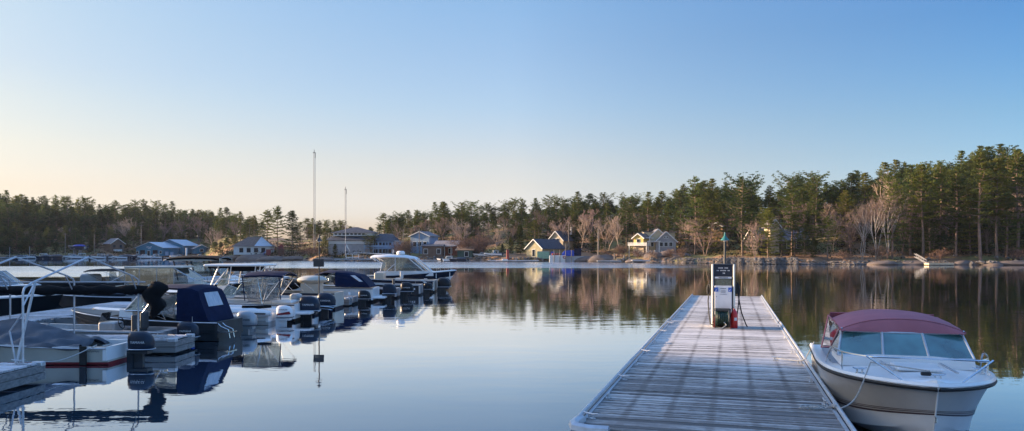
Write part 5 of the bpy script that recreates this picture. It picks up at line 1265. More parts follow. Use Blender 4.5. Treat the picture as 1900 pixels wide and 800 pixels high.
# J, K dark tinnies
t, s0 = boat('tin_boat', 'black open boat with one dark outboard, right of the dark navy camper canopy', -6.95, 46.0, 5.2, 1.7, .60, .8, 'black', deckm='alu', boot='black', rail_='alu'); ob2(t, .95, 1.2, 'YAMAHA', 'cowlb'); box_seat(t, 2, .2, .5, 'seatd')
t, s0 = boat('tin_boat', 'dark grey open boat with a small outboard and a pale stripe', -5.9, 49.2, 4.9, 1.7, .68, .85, 'darkalu', deckm='alu', boot='darkalu', rail_='alu'); ob2(t, .78, .9, None, 'cowlb'); box_seat(t, 2, .2, .5, 'seatd')
b = MB(); [b.box((.35 + .13 * k, .86, .42), (.09, .01, .10)) for k in range(11)]; b.build('lettering', M['letter'], t)
# L black hulled console boat
t, s0 = boat('sport_boat', 'black-hulled boat with pale deck and twin large black outboards', -5.35, 52.9, 7.4, 2.4, .82, 1.15, 'navy', deckm='cream', boot='black', xdeck=.6, rail_='alu', gun=.2)
for y_ in (-.38, .38): ob2(t, .98, 1.35, None, 'cowlb', y=y_)
b = MB(); b.prism([(-.02, .30), (.75, .88), (.95, .88), (.1, .2)], 'y', 1.0, 1.12); b.prism([(-.02, .30), (.75, .88), (.95, .88), (.1, .2)], 'y', -1.12, -1.0); b.build('transom_wing', M['white'], t)
box_seat(t, 2.6, 0, .9, 'seat', 1.0); b = MB(); b.rbox((3.9, 0, .95), (.7, .8, .8), .06); b.build('console', M['cream'], t)
# M hardtop boat, bow to the right
t, s0 = boat('hardtop_boat', 'navy and white hardtop fishing boat with radar dome, bow pointing right', -12.6, 58.5, 8.3, 2.6, .95, 1.38, 'navy', deckm='white', boot='white', xdeck=.62, bow_left=False, rail_='white', rake=.9, N=22)
b = MB(); secs = []
for x, zt_, hw_ in ((1.8, 2.46, .95), (1.95, 2.52, 1.05), (3.0, 2.56, 1.1), (4.4, 2.52, 1.1), (5.1, 2.40, 1.0), (5.35, 2.28, .9)):
    secs.append([(x, -hw_, zt_ - .16), (x, -hw_ * .9, zt_ - .02), (x, 0, zt_ + .03), (x, hw_ * .9, zt_ - .02), (x, hw_, zt_ - .16), (x, hw_ * .9, zt_ - .20), (x, -hw_ * .9, zt_ - .20)])
b.loft(secs); b.build('hard_top', M['white'], t, smooth=True, sharp=50)
b = MB(); b.tube([(4.0, -.2, 2.55), (4.0, -.2, 2.60), (4.0, -.2, 2.78), (4.0, -.2, 2.86)], [.22, .32, .32, .2], 14); b.build('radar_dome', M['white'], t, smooth=True)
b = MB(); b.tube([(3.2, .5, 2.60), (.2, .6, 2.74)], [.025, .012], 6); b.tube([(3.3, .5, 2.55), (3.3, .5, 3.0)], .02, 5); b.build('antenna', M['white'], t)
b = MB()
for sg in (1, -1):
    b.tube([(2.0, sg * 1.02, 2.36), (2.7, sg * 1.02, 1.9), (2.5, sg * 1.05, 1.0)], .035, 6); b.tube([(1.9, sg * .98, 2.38), (2.2, sg * 1.0, 2.1)], .04, 6)
    b.tube([(6.3, sg * .95, 1.30), (5.1, sg * 1.0, 2.34)], .045, 6); b.tube([(5.9, sg * 1.0, 1.30), (4.7, sg * 1.02, 2.32)], .035, 6); b.tube([(3.7, sg * 1.04, 1.25), (3.7, sg * 1.02, 2.34)], .03, 6); b.tube([(2.3, sg * 1.05, 1.28), (5.9, sg * 1.0, 1.30)], .03, 6); b.tube([(3.0, sg * 1.05, 1.28), (3.7, sg * 1.02, 1.9)], .018, 5)
b.build('hard_top_frame', M['white'], t, smooth=True)
for sg in (1, -1):
    b = MB(); b.sheet([(2.55, sg * 1.04, 1.3), (3.65, sg * 1.03, 1.3), (3.65, sg * 1.01, 2.3), (2.85, sg * 1.01, 2.3)], .006); b.build('clear_panel', M['vinyl'], t, recalc=False)
    b = MB(); b.sheet([(3.75, sg * 1.03, 1.3), (5.8, sg * .99, 1.32), (4.75, sg * 1.0, 2.28), (3.75, sg * 1.0, 2.3)], .006); b.build('side_window', M['glass'], t, recalc=False)
b = MB(); b.sheet([(6.25, -.9, 1.32), (6.25, .9, 1.32), (5.1, .95, 2.3), (5.1, -.95, 2.3)], .008); b.build('windshield', M['glass'], t, recalc=False)
b = MB(); b.prism([(1.9, .9), (2.4, 1.3), (6.3, 1.32), (6.6, 1.25), (6.6, .95)], 'y', -1.0, 1.0); b.build('cabin_base', M['white'], t)
box_seat(t, 3.2, -.45, 1.5, 'seat'); box_seat(t, 3.2, .45, 1.5, 'seat')
b = MB()
for x in (6.9, 7.9):
    y_, z_ = sheer(s0, min(x, 8.2)); b.tube([(x - .1, y_, z_ - .5), (x - .1, y_ - .05, z_ + .03)], .03, 5); b.tube([(x - .1, -y_, z_ - .5), (x - .1, -y_ + .05, z_ + .03)], .03, 5)
b.build('fender_line', M['white'], t)

# boats on the far side of the walkway
t, s0 = boat('cabin_boat', 'cabin boat with pale hardtop and clear vinyl enclosure, blue hull', -21.2, 41.2, 7.0, 2.5, .85, 1.2, 'canvas_navy', boot='navy', xdeck=.55, bow_left=False, tilt=4)
b = MB(); b.rbox((1.9, 0, 1.98), (3.0, 2.0, .10), .05); b.build('hard_top', M['cream'], t, smooth=True, sharp=30)
for sg in (1, -1):
    for i, (a_, c_) in enumerate(((.5, 1.2), (1.25, 2.1), (2.15, 3.0))):
        b = MB(); b.sheet([(a_, sg * 1.0, 1.0), (c_, sg * 1.0, 1.0), (c_, sg * .97, 1.93), (a_, sg * .97, 1.93)], .006); b.build('clear_panel', M['vinyl2'], t, recalc=False)
    b = MB()
    for x in (.48, 1.22, 2.12, 3.02): b.tube([(x, sg * 1.0, 1.0), (x, sg * .97, 1.95)], .02, 5)
    b.tube([(3.02, sg * .97, 1.95), (4.1, sg * .9, 1.25)], .025, 5); b.build('enclosure_frame', M['alu'], t)
b = MB(); b.sheet([(4.1, -.9, 1.25), (4.1, .9, 1.25), (3.05, .95, 1.92), (3.05, -.95, 1.92)], .008); b.build('windshield', M['vinyl2'], t, recalc=False)
rp = [(x, sheer(s0, x)[0] - .1, sheer(s0, x)[1] + .4) for x in (3.8, 4.8, 5.8, 6.7)]; b = MB()
for sg in (1, -1):
    b.tube([(x, sg * y, z) for x, y, z in rp], .015, 5)
    for x, y, z in rp: b.tube([(x, sg * y, z), (x - .05, sg * y, z - .4)], .012, 5)
b.build('bow_rail', M['steel'], t)
b = MB(); b.prism([(.0, .8), (4.2, .8), (4.1, 1.22), (3.0, 1.02), (0, 1.0)], 'y', -1.02, 1.02); b.build('cabin_base', M['cream'], t)
t, s0 = boat('cabin_boat', 'white cabin boat under a black flaring canvas top', -21.6, 48.2, 7.4, 2.5, .9, 1.2, 'white', boot='navy', xdeck=.5, bow_left=False)
b = MB(); b.rbox((1.4, 0, 2.28), (3.2, 2.1, .10), .05); b.build('hard_top', M['cream'], t, smooth=True, sharp=30)
bimini(t, .0, 3.3, 1.05, 2.58, M['canvas_black'], drop=.12, frame=M['steel'], pivot=(3.4, 1.5), legs=3, valance=.10, end=.10)
b = MB()
for sg in (1, -1):
    for x in (.4, 1.5, 2.6): b.tube([(x + .3, sg * .95, 1.0), (x, sg * .95, 2.25)], .045, 6)
    b.tube([(3.4, sg * .9, 1.2), (2.6, sg * .95, 2.25)], .05, 6)
b.build('hard_top_frame', M['black'], t)
b = MB(); b.sheet([(3.4, -.85, 1.22), (3.4, .85, 1.22), (2.7, .9, 2.22), (2.7, -.9, 2.22)], .008); b.build('windshield', M['glass'], t, recalc=False)
for sg in (1, -1): b = MB(); b.sheet([(1.6, sg * .95, 1.1), (3.2, sg * .92, 1.2), (2.6, sg * .95, 2.15), (1.5, sg * .95, 2.2)], .006); b.build('side_window', M['glass'], t, recalc=False)
b = MB(); b.tube([(.8, 0, 2.3), (.8, 0, 3.05)], [.05, .06], 8); b.build('anchor_light_mast', M['white'], t)
b = MB(); b.prism([(.0, .8), (4.6, .8), (3.6, 1.26), (0, 1.2)], 'y', -.95, .95); b.build('cabin_base', M['white'], t)
t, s0 = boat('covered_boat', 'long dark-hulled boat with navy bimini behind the canopy frame', -21.4, 45.0, 8.0, 2.4, .92, 1.15, 'black', deckm='canvas_black', boot='black', xdeck=.05)
bimini(t, .9, 3.6, 1.0, 1.80, M['canvas_black'], drop=.12, frame=M['steel'], pivot=(2.2, .95), legs=3)
for sg in (1, -1):
    for a_ in (.5, 1.05, 1.6): b = MB(); b.sheet([(a_, sg * 1.0, .98), (a_ + .5, sg * 1.0, .98), (a_ + .5, sg * .97, 1.68), (a_ + .1, sg * .97, 1.62)], .006); b.build('clear_panel', M['vinyl'], t, recalc=False)
b = MB(); b.rbox((3.6, .2, 1.25), (.9, .9, .5), .1); b.build('seat_cover', M['greyhull'], t)
t, s0 = boat('tin_boat', 'low dark boat with a grey cover, beyond the frosty walkway', -18.6, 37.9, 4.6, 1.8, .60, .78, 'black', deckm='alu', boot='black', rail_='alu', xdeck=.55, bow_left=True)
b = MB(); b.ell((1.9, 0, .72), (1.2, .7, .28), 12, 6); b.build('cover', M['canvas_grey'], t, smooth=True)
t, s0 = boat('bowrider', 'dark-hulled runabout with white deck, bow touching the frosty walkway', -26.0, 33.0, 6.4, 2.2, .75, 1.0, 'black', deckm='white', boot='black', xdeck=.5, bow_left=False, rail_='white')
windshield(t, 3.3, .9, .98, .45, .5, .9, M['vinyl'], M['alu'], npane=3); b = MB(); b.rbox((4.7, .2, 1.12), (.8, .6, .22), .06); b.build('deck_hatch', M['white'], t)
t, s0 = boat('bowrider', 'dark-hulled boat with large slanted windshield cut by the left edge', -30.3, 38.6, 6.2, 2.3, .95, 1.15, 'black', deckm='white', boot='black', xdeck=.55, bow_left=False, rail_='white')
windshield(t, 4.9, 1.0, 1.12, .7, .9, 1.6, M['vinyl'], M['alu'], npane=3, r=.02); b = MB(); b.box((2.2, 0, 1.5), (2.0, 1.6, .9)); b.build('camper_cover', M['canvas_black'], t)

for X_, Y_, m_, lab in ((-9.6, 30.1, 'white', 'white fender hanging beside the bimini-topped boat'), (-9.3, 33.0, 'rubber', 'black fender hanging from the T-top boat'), (-9.0, 41.7, 'white', 'white fender on the camper canopy cruiser'), (-6.6, 51.6, 'white', 'white fender on the black-hulled boat with twin outboards'), (-10.9, 21.95, 'rubber', 'black fender between the finger dock and the open work skiff')):
    fender(lab, (X_, Y_, .35), .45, .09, m_, 'fenders in the marina')
for k, (X_, Y_, z_) in enumerate(((-10.0, 21.4, .43), (-9.4, 36.0, .41), (-11.4, 15.6, .43))):
    pts = [(X_ + (.10 + .012 * q) * math.cos(q * .7), Y_ + (.10 + .012 * q) * math.sin(q * .7), z_ + .01 * (q % 2)) for q in range(30)]
    rope('rope_coil', pts, .012, ('coiled line on the finger dock beside the tarp-covered skiff', 'coiled line on the finger dock at the lamp post with the sign', 'coiled line on the finger dock at the lower left corner')[k], group='coiled lines on the finger docks')
for (x0, y0, x1, y1, z0, lab) in ((-10.4, 18.9, -10.7, 16.3, .5, 'slack line from the tarp-covered skiff to the near finger dock'), (-10.5, 22.3, -9.7, 21.0, .5, 'slack line from the open work skiff to its finger dock'), (-9.8, 25.4, -10.0, 27.9, .6, 'slack line from the navy canopy boat to the short finger dock'), (-9.0, 36.8, -9.3, 36.0, .8, 'slack line from the low cuddy boat to the lamp post dock')):
    rope('mooring_line', smooth([(x0, y0, z0), ((x0 + x1) / 2, (y0 + y1) / 2, .30), (x1, y1, .47)], 6), .012, lab, group='mooring lines in the marina')
# ---------------------------------------------------------------- far shore: houses and small structures
def far(px, d):
    x, y = at_px(px, d); return x, y, ground(x, y)
M['w_blue'] = mat('siding_blue', (.03, .17, .26), .7, var=.12, scale=1, stretch=(1, 1, 8))
M['w_lblue'] = mat('siding_pale_blue', (.20, .30, .42), .7, var=.1, scale=1)
M['w_beige'] = mat('siding_beige', (.46, .38, .26), .8, var=.12, scale=1)
M['w_yellow'] = mat('siding_yellow', (.62, .44, .12), .7, var=.1, scale=1)
M['w_stone'] = mat('stone_base', (.42, .33, .24), .9, var=.35, scale=2)
M['w_grey'] = mat('siding_grey', (.30, .30, .31), .7, var=.1, scale=1)
M['w_white'] = mat('siding_white', (.60, .60, .58), .7, var=.06, scale=1)
M['w_brown'] = mat('siding_brown', (.14, .09, .065), .85, var=.2, scale=1)
M['w_dark'] = mat('siding_dark_brown', (.055, .045, .042), .85, var=.2, scale=1)
M['w_barn'] = mat('siding_barn', (.30, .27, .17), .85, var=.15, scale=1)
M['w_cream'] = mat('siding_cream', (.60, .52, .34), .75, var=.06, scale=1)
M['w_brick'] = mat('brick_red', (.26, .09, .06), .85, var=.2, scale=3)
M['w_green'] = mat('siding_green', (.03, .075, .065), .8, var=.2, scale=1)
M['w_tan'] = mat('shed_tan_wood', (.42, .26, .13), .85, var=.2, scale=1)
M['r_metal'] = mat('roof_metal_pale', (.42, .50, .58), .45, metal=.2, var=.08, scale=.5, stretch=(1, 6, 1))
M['r_dark'] = mat('shingle_dark', (.045, .055, .075), .85, var=.25, scale=2)
M['r_brown'] = mat('shingle_brown', (.15, .115, .10), .9, var=.25, scale=2)
M['r_tan'] = mat('shingle_tan', (.30, .20, .13), .9, var=.25, scale=2)
M['r_grey'] = mat('shingle_grey', (.19, .18, .19), .9, var=.2, scale=2)
M['win'] = mat('window_dark', (.015, .02, .03), .12, var=.2)
M['trim'] = mat('trim_white', (.66, .66, .63), .6, var=.05)
M['mast'] = mat('mast_steel', (.20, .20, .21), .6, var=.15)
M['tarpb'] = M['canvas_blue']
def gable(par, cx, cy, w_, l_, h, rise, wall, roof, z0=0, ridge='y', over=.45, name='wall', trim='trim'):
    # box with gable ends; ridge along local x or y
    b = MB(); hw, hl = w_ / 2, l_ / 2
    if ridge == 'y': b.prism([(cx - hw, z0), (cx + hw, z0), (cx + hw, z0 + h), (cx, z0 + h + rise), (cx - hw, z0 + h)], 'y', cy - hl, cy + hl)
    else: b.prism([(cy - hl, z0), (cy + hl, z0), (cy + hl, z0 + h), (cy, z0 + h + rise), (cy - hl, z0 + h)], 'x', cx - hw, cx + hw)
    b.build(name, M[wall], par)
    b = MB(); th = .16
    span = hw if ridge == 'y' else hl; sl = rise / span; o = over
    prof = lambda c: [(c - span - o, z0 + h - sl * o), (c, z0 + h + rise), (c + span + o, z0 + h - sl * o), (c + span + o, z0 + h - sl * o + th), (c, z0 + h + rise + th), (c - span - o, z0 + h - sl * o + th)]
    if ridge == 'y': b.prism(prof(cx), 'y', cy - hl - o, cy + hl + o)
    else: b.prism(prof(cy), 'x', cx - hw - o, cx + hw + o)
    rf = b.build('roof', M[roof], par)
    if trim:
        t_ = MB(); e = -hl - o - .03 if ridge == 'y' else 0
        if ridge == 'y':
            for s in (-1, 1): t_.bar((cx + s * (span + o), cy + e, z0 + h - sl * o + .02), (cx, cy + e, z0 + h + rise + .02), .06, .22)
        else:
            for s in (-1, 1): t_.bar((cx - hw - o - .03, cy + s * (span + o), z0 + h - sl * o + .02), (cx - hw - o - .03, cy, z0 + h + rise + .02), .06, .22)
        t_.build('barge_board', M[trim], rf)
    return rf
def hip(par, cx, cy, w_, l_, z0, h, rise, wall, roof, over=.6, ridge=.35):
    b = MB(); b.box((cx, cy, z0 + h / 2), (w_, l_, h)); 
    if wall: b.build('wall', M[wall], par)
    b = MB(); hw, hl = w_ / 2 + over, l_ / 2 + over; z = z0 + h; r_ = w_ * ridge / 2
    b.add([(cx - hw, cy - hl, z), (cx + hw, cy - hl, z), (cx + hw, cy + hl, z), (cx - hw, cy + hl, z), (cx - r_, cy, z + rise), (cx + r_, cy, z + rise)], [(0, 1, 5, 4), (1, 2, 5), (2, 3, 4, 5), (3, 0, 4), (3, 2, 1, 0)])
    return b.build('roof', M[roof], par)
def windows(par, pts, w_, h, face='f', y=0, x=0, frame='trim', name='window'):
    # one part per window; pts are (x, z) on the front (-y) face or (y, z) on the left (-x) face
    for u, z in pts:
        b = MB(); g = MB()
        if face == 'f':
            b.box((u, y - .03, z), (w_ + .22, .08, h + .22)); wn_ = b.build(name, M[frame], par)
            g.box((u, y - .085, z), (w_, .04, h)); g2 = g.build('pane', M['win'], wn_)
        else:
            b.box((x - .03, u, z), (.08, w_ + .22, h + .22)); wn_ = b.build(name, M[frame], par)
            g.box((x - .085, u, z), (.04, w_, h)); g2 = g.build('pane', M['win'], wn_)
def house(name, label, px, d, rot, cat='house', z=None):
    x, y, g = far(px, d); face = math.atan2(x, y)
    return thing(name, label, cat, (x, y, g - .3 if z is None else z), -face + R(rot)), y
def mpp(y): return y / FPX            # metres per photo pixel at that distance
# H0 house in the left woods
t, y = house('forest_house', 'dim brown house with white gable trim deep in the shaded left woods', 212, 20, 24)
gable(t, 0, 0, 5.5, 6, 3.4, 2.0, 'w_brown', 'r_grey'); windows(t, [(-1.3, 2.2), (1.3, 2.2)], .9, 1.1, y=-3, frame='w_brown'); b = MB(); b.box((-.2, -3.6, .5), (3, 1.2, .8)); b.build('porch', M['w_white'], t)
# blue boathouse
X0, y, g0 = far(283, 4.0)
t = thing('blue_boathouse', 'bright blue marina building with pale metal roofs and dark double doors', 'boathouse', (X0, y, .9), R(-14))
gable(t, 0, 3.2, 12.6, 10, 3.3, 2.2, 'w_blue', 'r_metal', trim=None)
gable(t, 1.5, 13.5, 13.5, 10, 4.2, 2.5, 'w_blue', 'r_metal', trim=None)
windows(t, [(-3.2, 1.35), (2.8, 1.35)], 2.3, 2.0, y=-1.8, frame='w_blue', name='door'); windows(t, [(-.3, 1.1)], 1.2, 1.9, y=-1.8)
windows(t, [(-5.6, 1.4), (5.4, 1.5)], .9, .9, y=-1.8)
b = MB()
for k in range(5): b.box((-1.1 + k * .5, -1.84, 3.55 + .12 * math.sin(k * 2)), (.32, .04, .42 - .05 * (k % 3)))
b.box((0, -1.84, 2.95), (1.4, .03, .2)); b.build('sign_lettering', M['letter'], t)
b = MB(); b.box((7.6, -1.0, .95), (1.2, .5, 1.5)); b.box((9.6, -.5, .9), (1.1, .5, 1.4)); b.build('machine', M['w_lblue'], t)
t, y = house('small_boathouse', 'small pale blue hut right of the bright blue boathouse', 372, 8, 10, 'hut'); gable(t, 0, 0, 6, 5, 2.2, 1.5, 'w_blue', 'r_grey'); windows(t, [(0, 1.4)], 1.2, 1.0, y=-2.5)
# hall on the point
t, y = house('hip_roof_hall', 'low hall with brown and pale metal hip roof on the granite point', 472, 11, -10)
hip(t, 0, 0, 11, 8, 0, 2.6, 3.0, 'w_white', 'r_brown'); windows(t, [(-3.2, 1.4), (-1, 1.4), (1.2, 1.4), (3.4, 1.4)], 1.2, 1.4, y=-4)
b = MB(); b.sheet([(.8, -4.75, 2.68), (6.3, -4.75, 2.62), (2.2, -.1, 5.7)], .08); b.build('metal_roof_panel', M['r_metal'], t); b = MB(); b.tube([(-1.5, 0, 5.2), (-1.5, 0, 9.5)], .06, 5); b.build('aerial', M['pole'], t)
# red play frame under the pines
t, y = house('play_frame', 'red and blue painted play frame under the pines left of the mast', 512, 7, 0, 'play frame')
b = MB(); b.box((1.5, 0, 1.9), (1.6, 1.4, 2.4)); b.prism([(.6, 3.1), (2.4, 3.1), (1.5, 4.0)], 'y', -.8, .8); b.build('tower', M['red'], t)
b = MB(); b.box((-2.2, 0, 1.4), (1.4, 1.2, 1.8)); b.bar((-1.5, 0, 2.2), (.7, 0, 2.6), .2, .2); b.build('bridge', M['red'], t); b = MB(); b.bar((-3, -.3, 1.8), (-4.0, -.5, .3), .5, .08); b.build('slide', M['signblue'], t)
# lattice masts
def mast(label, px, d, ytop, w_, ybot=None):
    x, y, g = far(px, d); H = Zat(ytop, y) - g
    t = thing('lattice_mast', label, 'mast', (x, y, g), .3, 'lattice masts'); b = MB()
    L3 = [(w_ * math.cos(a), w_ * math.sin(a)) for a in (0, 2.094, 4.189)]
    for q in L3: b.tube([(q[0], q[1], 0), (q[0], q[1], H)], .035, 4)
    n = int(H / .9)
    for k in range(n):
        z0_, z1_ = H * k / n, H * (k + 1) / n
        for i in range(3):
            p, q = L3[i], L3[(i + 1) % 3]; b.tube([(*p, z0_), (*q, z1_)], .025, 3, cap=False); b.tube([(*p, z1_), (*q, z1_)], .02, 3, cap=False)
    b.build('lattice', M['mast'], t)
    b = MB(); b.box((0, 0, H + .1), (.7, .7, .12)); b.tube([(0, 0, H), (0, 0, H + 1.0)], .08, 6); b.tube([(.3, 0, H - 1.5), (.3, 0, H + .2)], .1, 6); b.build('antenna', M['pole'], t)
    return t
mast('tall lattice mast rising above the trees left of the clubhouse', 583, 9, 284, .32)
mast('shorter lattice mast behind the clubhouse', 641, 60, 352, .30)
# clubhouse
x, y, g = far(655, 8); S = mpp(y)
t = thing('clubhouse', 'wide clubhouse with hipped roofs, clerestory windows and a pale blue balcony', 'clubhouse', (x, y + 4, g - .2), R(-2))
def cx_(px): return Xat(px, y + 4) - x
def cz_(py): return Zat(py, y + 4) - (g - .2)
wL, wR = cx_(612), cx_(696); c_ = (wL + wR) / 2
hip(t, c_, 3, wR - wL, 10, 0, cz_(446), cz_(436) - cz_(446) + .6, 'w_grey', 'r_dark', over=.8, ridge=.8)
b = MB(); b.box((c_, -2.1, cz_(450)), ((wR - wL) * .98, .12, .9)); b.build('white_fascia', M['w_white'], t)
hip(t, c_ + .3, 3, (cx_(692) - cx_(618)), 7, cz_(438), cz_(432) - cz_(438), cz_(421) - cz_(432), 'w_white', 'r_dark', over=.7, ridge=.1)
windows(t, [(cx_(624) + k * 1.15, cz_(434.5)) for k in range(8)], .75, .45, y=-.5)
wL2, wR2 = cx_(692), cx_(733)
hip(t, (wL2 + wR2) / 2, 3, wR2 - wL2, 9, 0, cz_(448), 2.3, 'w_lblue', 'r_dark', over=.3, ridge=.6)
b = MB(); b.box((cx_(737), 1.5, cz_(458)), (cx_(741) - cx_(732), 6, cz_(447) - cz_(470))); b.build('stone_tower', M['w_grey'], t)
windows(t, [(cx_(684) + k * .95, cz_(453)) for k in range(8)], .62, .85, y=-1.5, frame='w_lblue')
b = MB(); b.box(((cx_(680) + wR2) / 2, -2.6, cz_(461.5)), (wR2 - cx_(680), 2.2, .16)); b.box(((cx_(680) + wR2) / 2, -3.66, cz_(457)), (wR2 - cx_(680), .06, .5))
for k in range(7): b.box((cx_(680) + .2 + k * (wR2 - cx_(680) - .4) / 6, -3.6, cz_(455) - .9), (.12, .12, 3.6))
b.build('balcony', M['w_lblue'], t); windows(t, [(cx_(690) + k * .95, cz_(466)) for k in range(7)], .6, 1.0, y=-1.5, frame='w_lblue')
x2, y2, g2 = far(641, 3)
t = thing('flagpole', 'white flagpole with a limp red and white flag before the clubhouse', 'flagpole', (x2, y2, g2)); H = Zat(418, y2) - g2
b = MB(); b.tube([(0, 0, 0), (0, 0, H)], [.07, .04], 6); b.build('pole', M['trim'], t); b = MB(); z_ = Zat(452, y2) - g2
b.sheet([(0, 0, z_ + .0), (.55, -.05, z_ - .4), (1.35, -.1, z_ - 2.3), (.9, 0, z_ - 1.7), (.2, 0, z_ - .9)], .03); b.build('flag', M['w_white'], t)
b = MB(); b.sheet([(-.12, -.03, z_ + .05), (.1, -.03, z_ - .1), (.15, -.03, z_ - .9), (-.05, -.03, z_ - .7)], .03); b.build('flag', M['red'], t)
def simple_boathouse(name, label, px0, px1, ytop, yeave, ybase, d, rot, wall, roof, ridge='x', cat='boathouse', wins=(), **k):
    x, y, g = far((px0 + px1) / 2, d); z0 = min(g - .2, Zat(ybase, y)); w_ = (px1 - px0) * mpp(y)
    t = thing(name, label, cat, (x, y, z0), R(rot)); h = Zat(yeave, y) - z0; rise = Zat(ytop, y) - Zat(yeave, y)
    gable(t, 0, 3, w_ * .92, 6, h, rise, wall, roof, ridge=ridge, **k)
    if wins: windows(t, [(w_ * f, h * .55) for f in wins], 1.0, min(1.3, h * .5), y=0)
    return t, w_, h, rise
simple_boathouse('blue_house', 'pale blue two-storey house behind a utility pole', 758, 800, 430, 438, 457, 14, -20, 'w_lblue', 'r_grey', 'y', 'house', (-.25, .0, .25))
t, w_, h, rise = simple_boathouse('shore_shed', 'dark shed with a flat porch roof between the blue house and brick cottage', 782, 822, 454, 457, 474, 3, 0, 'w_brown', 'r_dark', 'x', 'shed', (-.3, .3))
t, w_, h, rise = simple_boathouse('brick_cottage', 'red brick cottage with white gable, white porch and grey roof', 803, 850, 447, 456, 467, 6, -14, 'w_brick', 'r_grey', 'x', 'cottage', (-.3, -.1, .2))
b = MB(); b.box((-w_ * .1, -.9, h * .95), (w_ * .9, 1.8, .15))
for k in range(4): b.box((-w_ * .5 + k * w_ * .27, -1.7, h * .45), (.15, .15, h * .9))
b.build('porch', M['trim'], t)
t, w_, h, rise = simple_boathouse('green_boathouse', 'dark green boathouse with a tan sunlit roof at the water', 847, 878, 458, 464, 477, 2, -8, 'w_green', 'r_tan', 'x', 'boathouse', (.1,))
t, w_, h, rise = simple_boathouse('tree_house', 'green-roofed hut behind the boat trailers', 882, 896, 460, 464, 473, 6, 0, 'w_green', 'w_green', 'x', 'hut')
# beige barn with gable to the left, and the house behind
x, y, g = far(992, 6); t = thing('beige_barn', 'beige board barn with dark shingle roof and sunlit gable', 'barn', (x, y, g - .3), R(-42))
gable(t, .5, 4, 5.6, 9.5, 2.7, 2.3, 'w_barn', 'r_dark'); windows(t, [(0.3, 1.3)], .9, 1.9, y=-.75, name='door')
x, y, g = far(1036, 16); t = thing('gabled_house', 'tan gabled house with dark roof behind the beige barn', 'house', (x, y, g - .3), R(-32))
gable(t, 0, 3, 4.6, 9, Zat(445, y) - g + .3, 2.4, 'w_beige', 'r_dark', trim='trim'); windows(t, [(-.5, Zat(444, y) - g), (.6, Zat(444, y) - g)], .8, .9, y=-1.5); b = MB(); b.box((1.5, 5, Zat(426, y) - g), (.5, .5, 2.2)); b.build('chimney', M['trim'], t)
x, y, g = far(1008, 2.2); t = thing('green_container', 'pale green ribbed metal container standing at the water beside the barn', 'container', (x, y, g - .1), R(-4)); w_ = 22 * mpp(y)
b = MB(); b.box((0, 0, .95), (w_, 2, 1.9)); [b.box((-w_ / 2 + .15 + k * .27, -1.02, .95), (.10, .05, 1.7)) for k in range(int(w_ / .27))]; b.build('body', mat('container_green', (.25, .42, .30), .7, var=.12), t)
b = MB(); b.box((0, 0, 1.94), (w_ + .1, 2.1, .08)); b.build('top_rim', M['greyhull'], t)
# barge with blue tarp
y = Yat(486.5); x = Xat(1052, y); t = thing('work_barge', 'white steel work barge with bright blue tarp and dark wheelhouse', 'barge', (x, y + 1.5, 0), R(-6))
b = MB(); b.rbox((-2.3, 0, .85), (4.2, 3.0, 1.8), .08); b.build('pontoon', M['w_white'], t); b = MB(); b.rbox((2.2, .3, .75), (4.8, 2.6, 1.5), .08); b.build('hull', M['w_grey'], t)
b = MB(); secs = [[(xx, -1.2, 1.6), (xx, -.9, zz), (xx, .9, zz), (xx, 1.2, 1.6)] for xx, zz in ((-1.2, 2.3), (-.4, 3.0), (1.2, 3.1), (1.9, 3.0), (2.0, 2.2))]; b.loft(secs); b.build('tarp', M['canvas_blue'], t)
b = MB(); b.box((2.9, .1, 2.5), (1.8, 1.8, 1.8)); b.box((3.0, .1, 3.46), (2.3, 2.1, .12)); b.build('wheelhouse', M['canvas_navy'], t)
b = MB(); [b.tube([(-.15 + k * 1.5 - 3, -1.7, 0), (-.15 + k * 1.5 - 3, -1.7, 3.2 + 1.5 * (k == 2))], .09, 5) for k in range(4)]; b.build('piling', M['wpole'], t)
b = MB(); [b.ell((-3.6 + k * .62, -.9, 2.0), (.26, .26, .34), 7, 5, mi=0) for k in range(4)]; b.build('barrel', M['rust'], t); b = MB(); b.tube([(.3 + .32 * math.cos(a) - .8, -1.58, 1.25 + .32 * math.sin(a)) for a in [k * math.pi / 6 for k in range(13)]], .09, 5); b.build('life_ring', M['rust'], t)
b = MB(); b.box((-3.6, -.2, 2.2), (1.0, .8, 1.0)); b.build('crate', M['blue'], t)
# yellow cottage with deck
x, y, g = far(1184, 7); t = thing('yellow_cottage', 'small yellow cottage on a stone base with a white railed deck', 'cottage', (x, y, g - .5), R(-36)); zd = Zat(455.5, y) - g + .5
b = MB(); b.box((0, 2, zd / 2), (2.9, 3.6, zd)); b.build('stone_base', M['w_stone'], t)
gable(t, 0, 2, 2.7, 3.6, 1.9, 1.0, 'w_yellow', 'r_brown', z0=zd + .1); windows(t, [(0, zd + 1.05)], .9, 1.1, y=.2); b = MB(); b.box((.2, .4, zd), (5.2, 2.6, .16)); 
b.box((.2, -.86, zd + .75), (5.2, .06, .08)); b.box((.2, -.86, zd + .35), (5.2, .05, .3)); [b.box((-2.4 + k * .86, -.86, zd + .4), (.09, .09, .8)) for k in range(7)]
for xx in (-2.2, 2.6): b.box((xx, -.6, zd / 2), (.16, .16, zd))
b.build('deck', M['trim'], t); b = MB(); b.box((2.0, 2.2, zd + 1.9), (1.6, 2.4, .15)); b.box((2.7, 1.1, zd + .95), (.14, .14, 1.9)); b.build('porch', M['trim'], t)
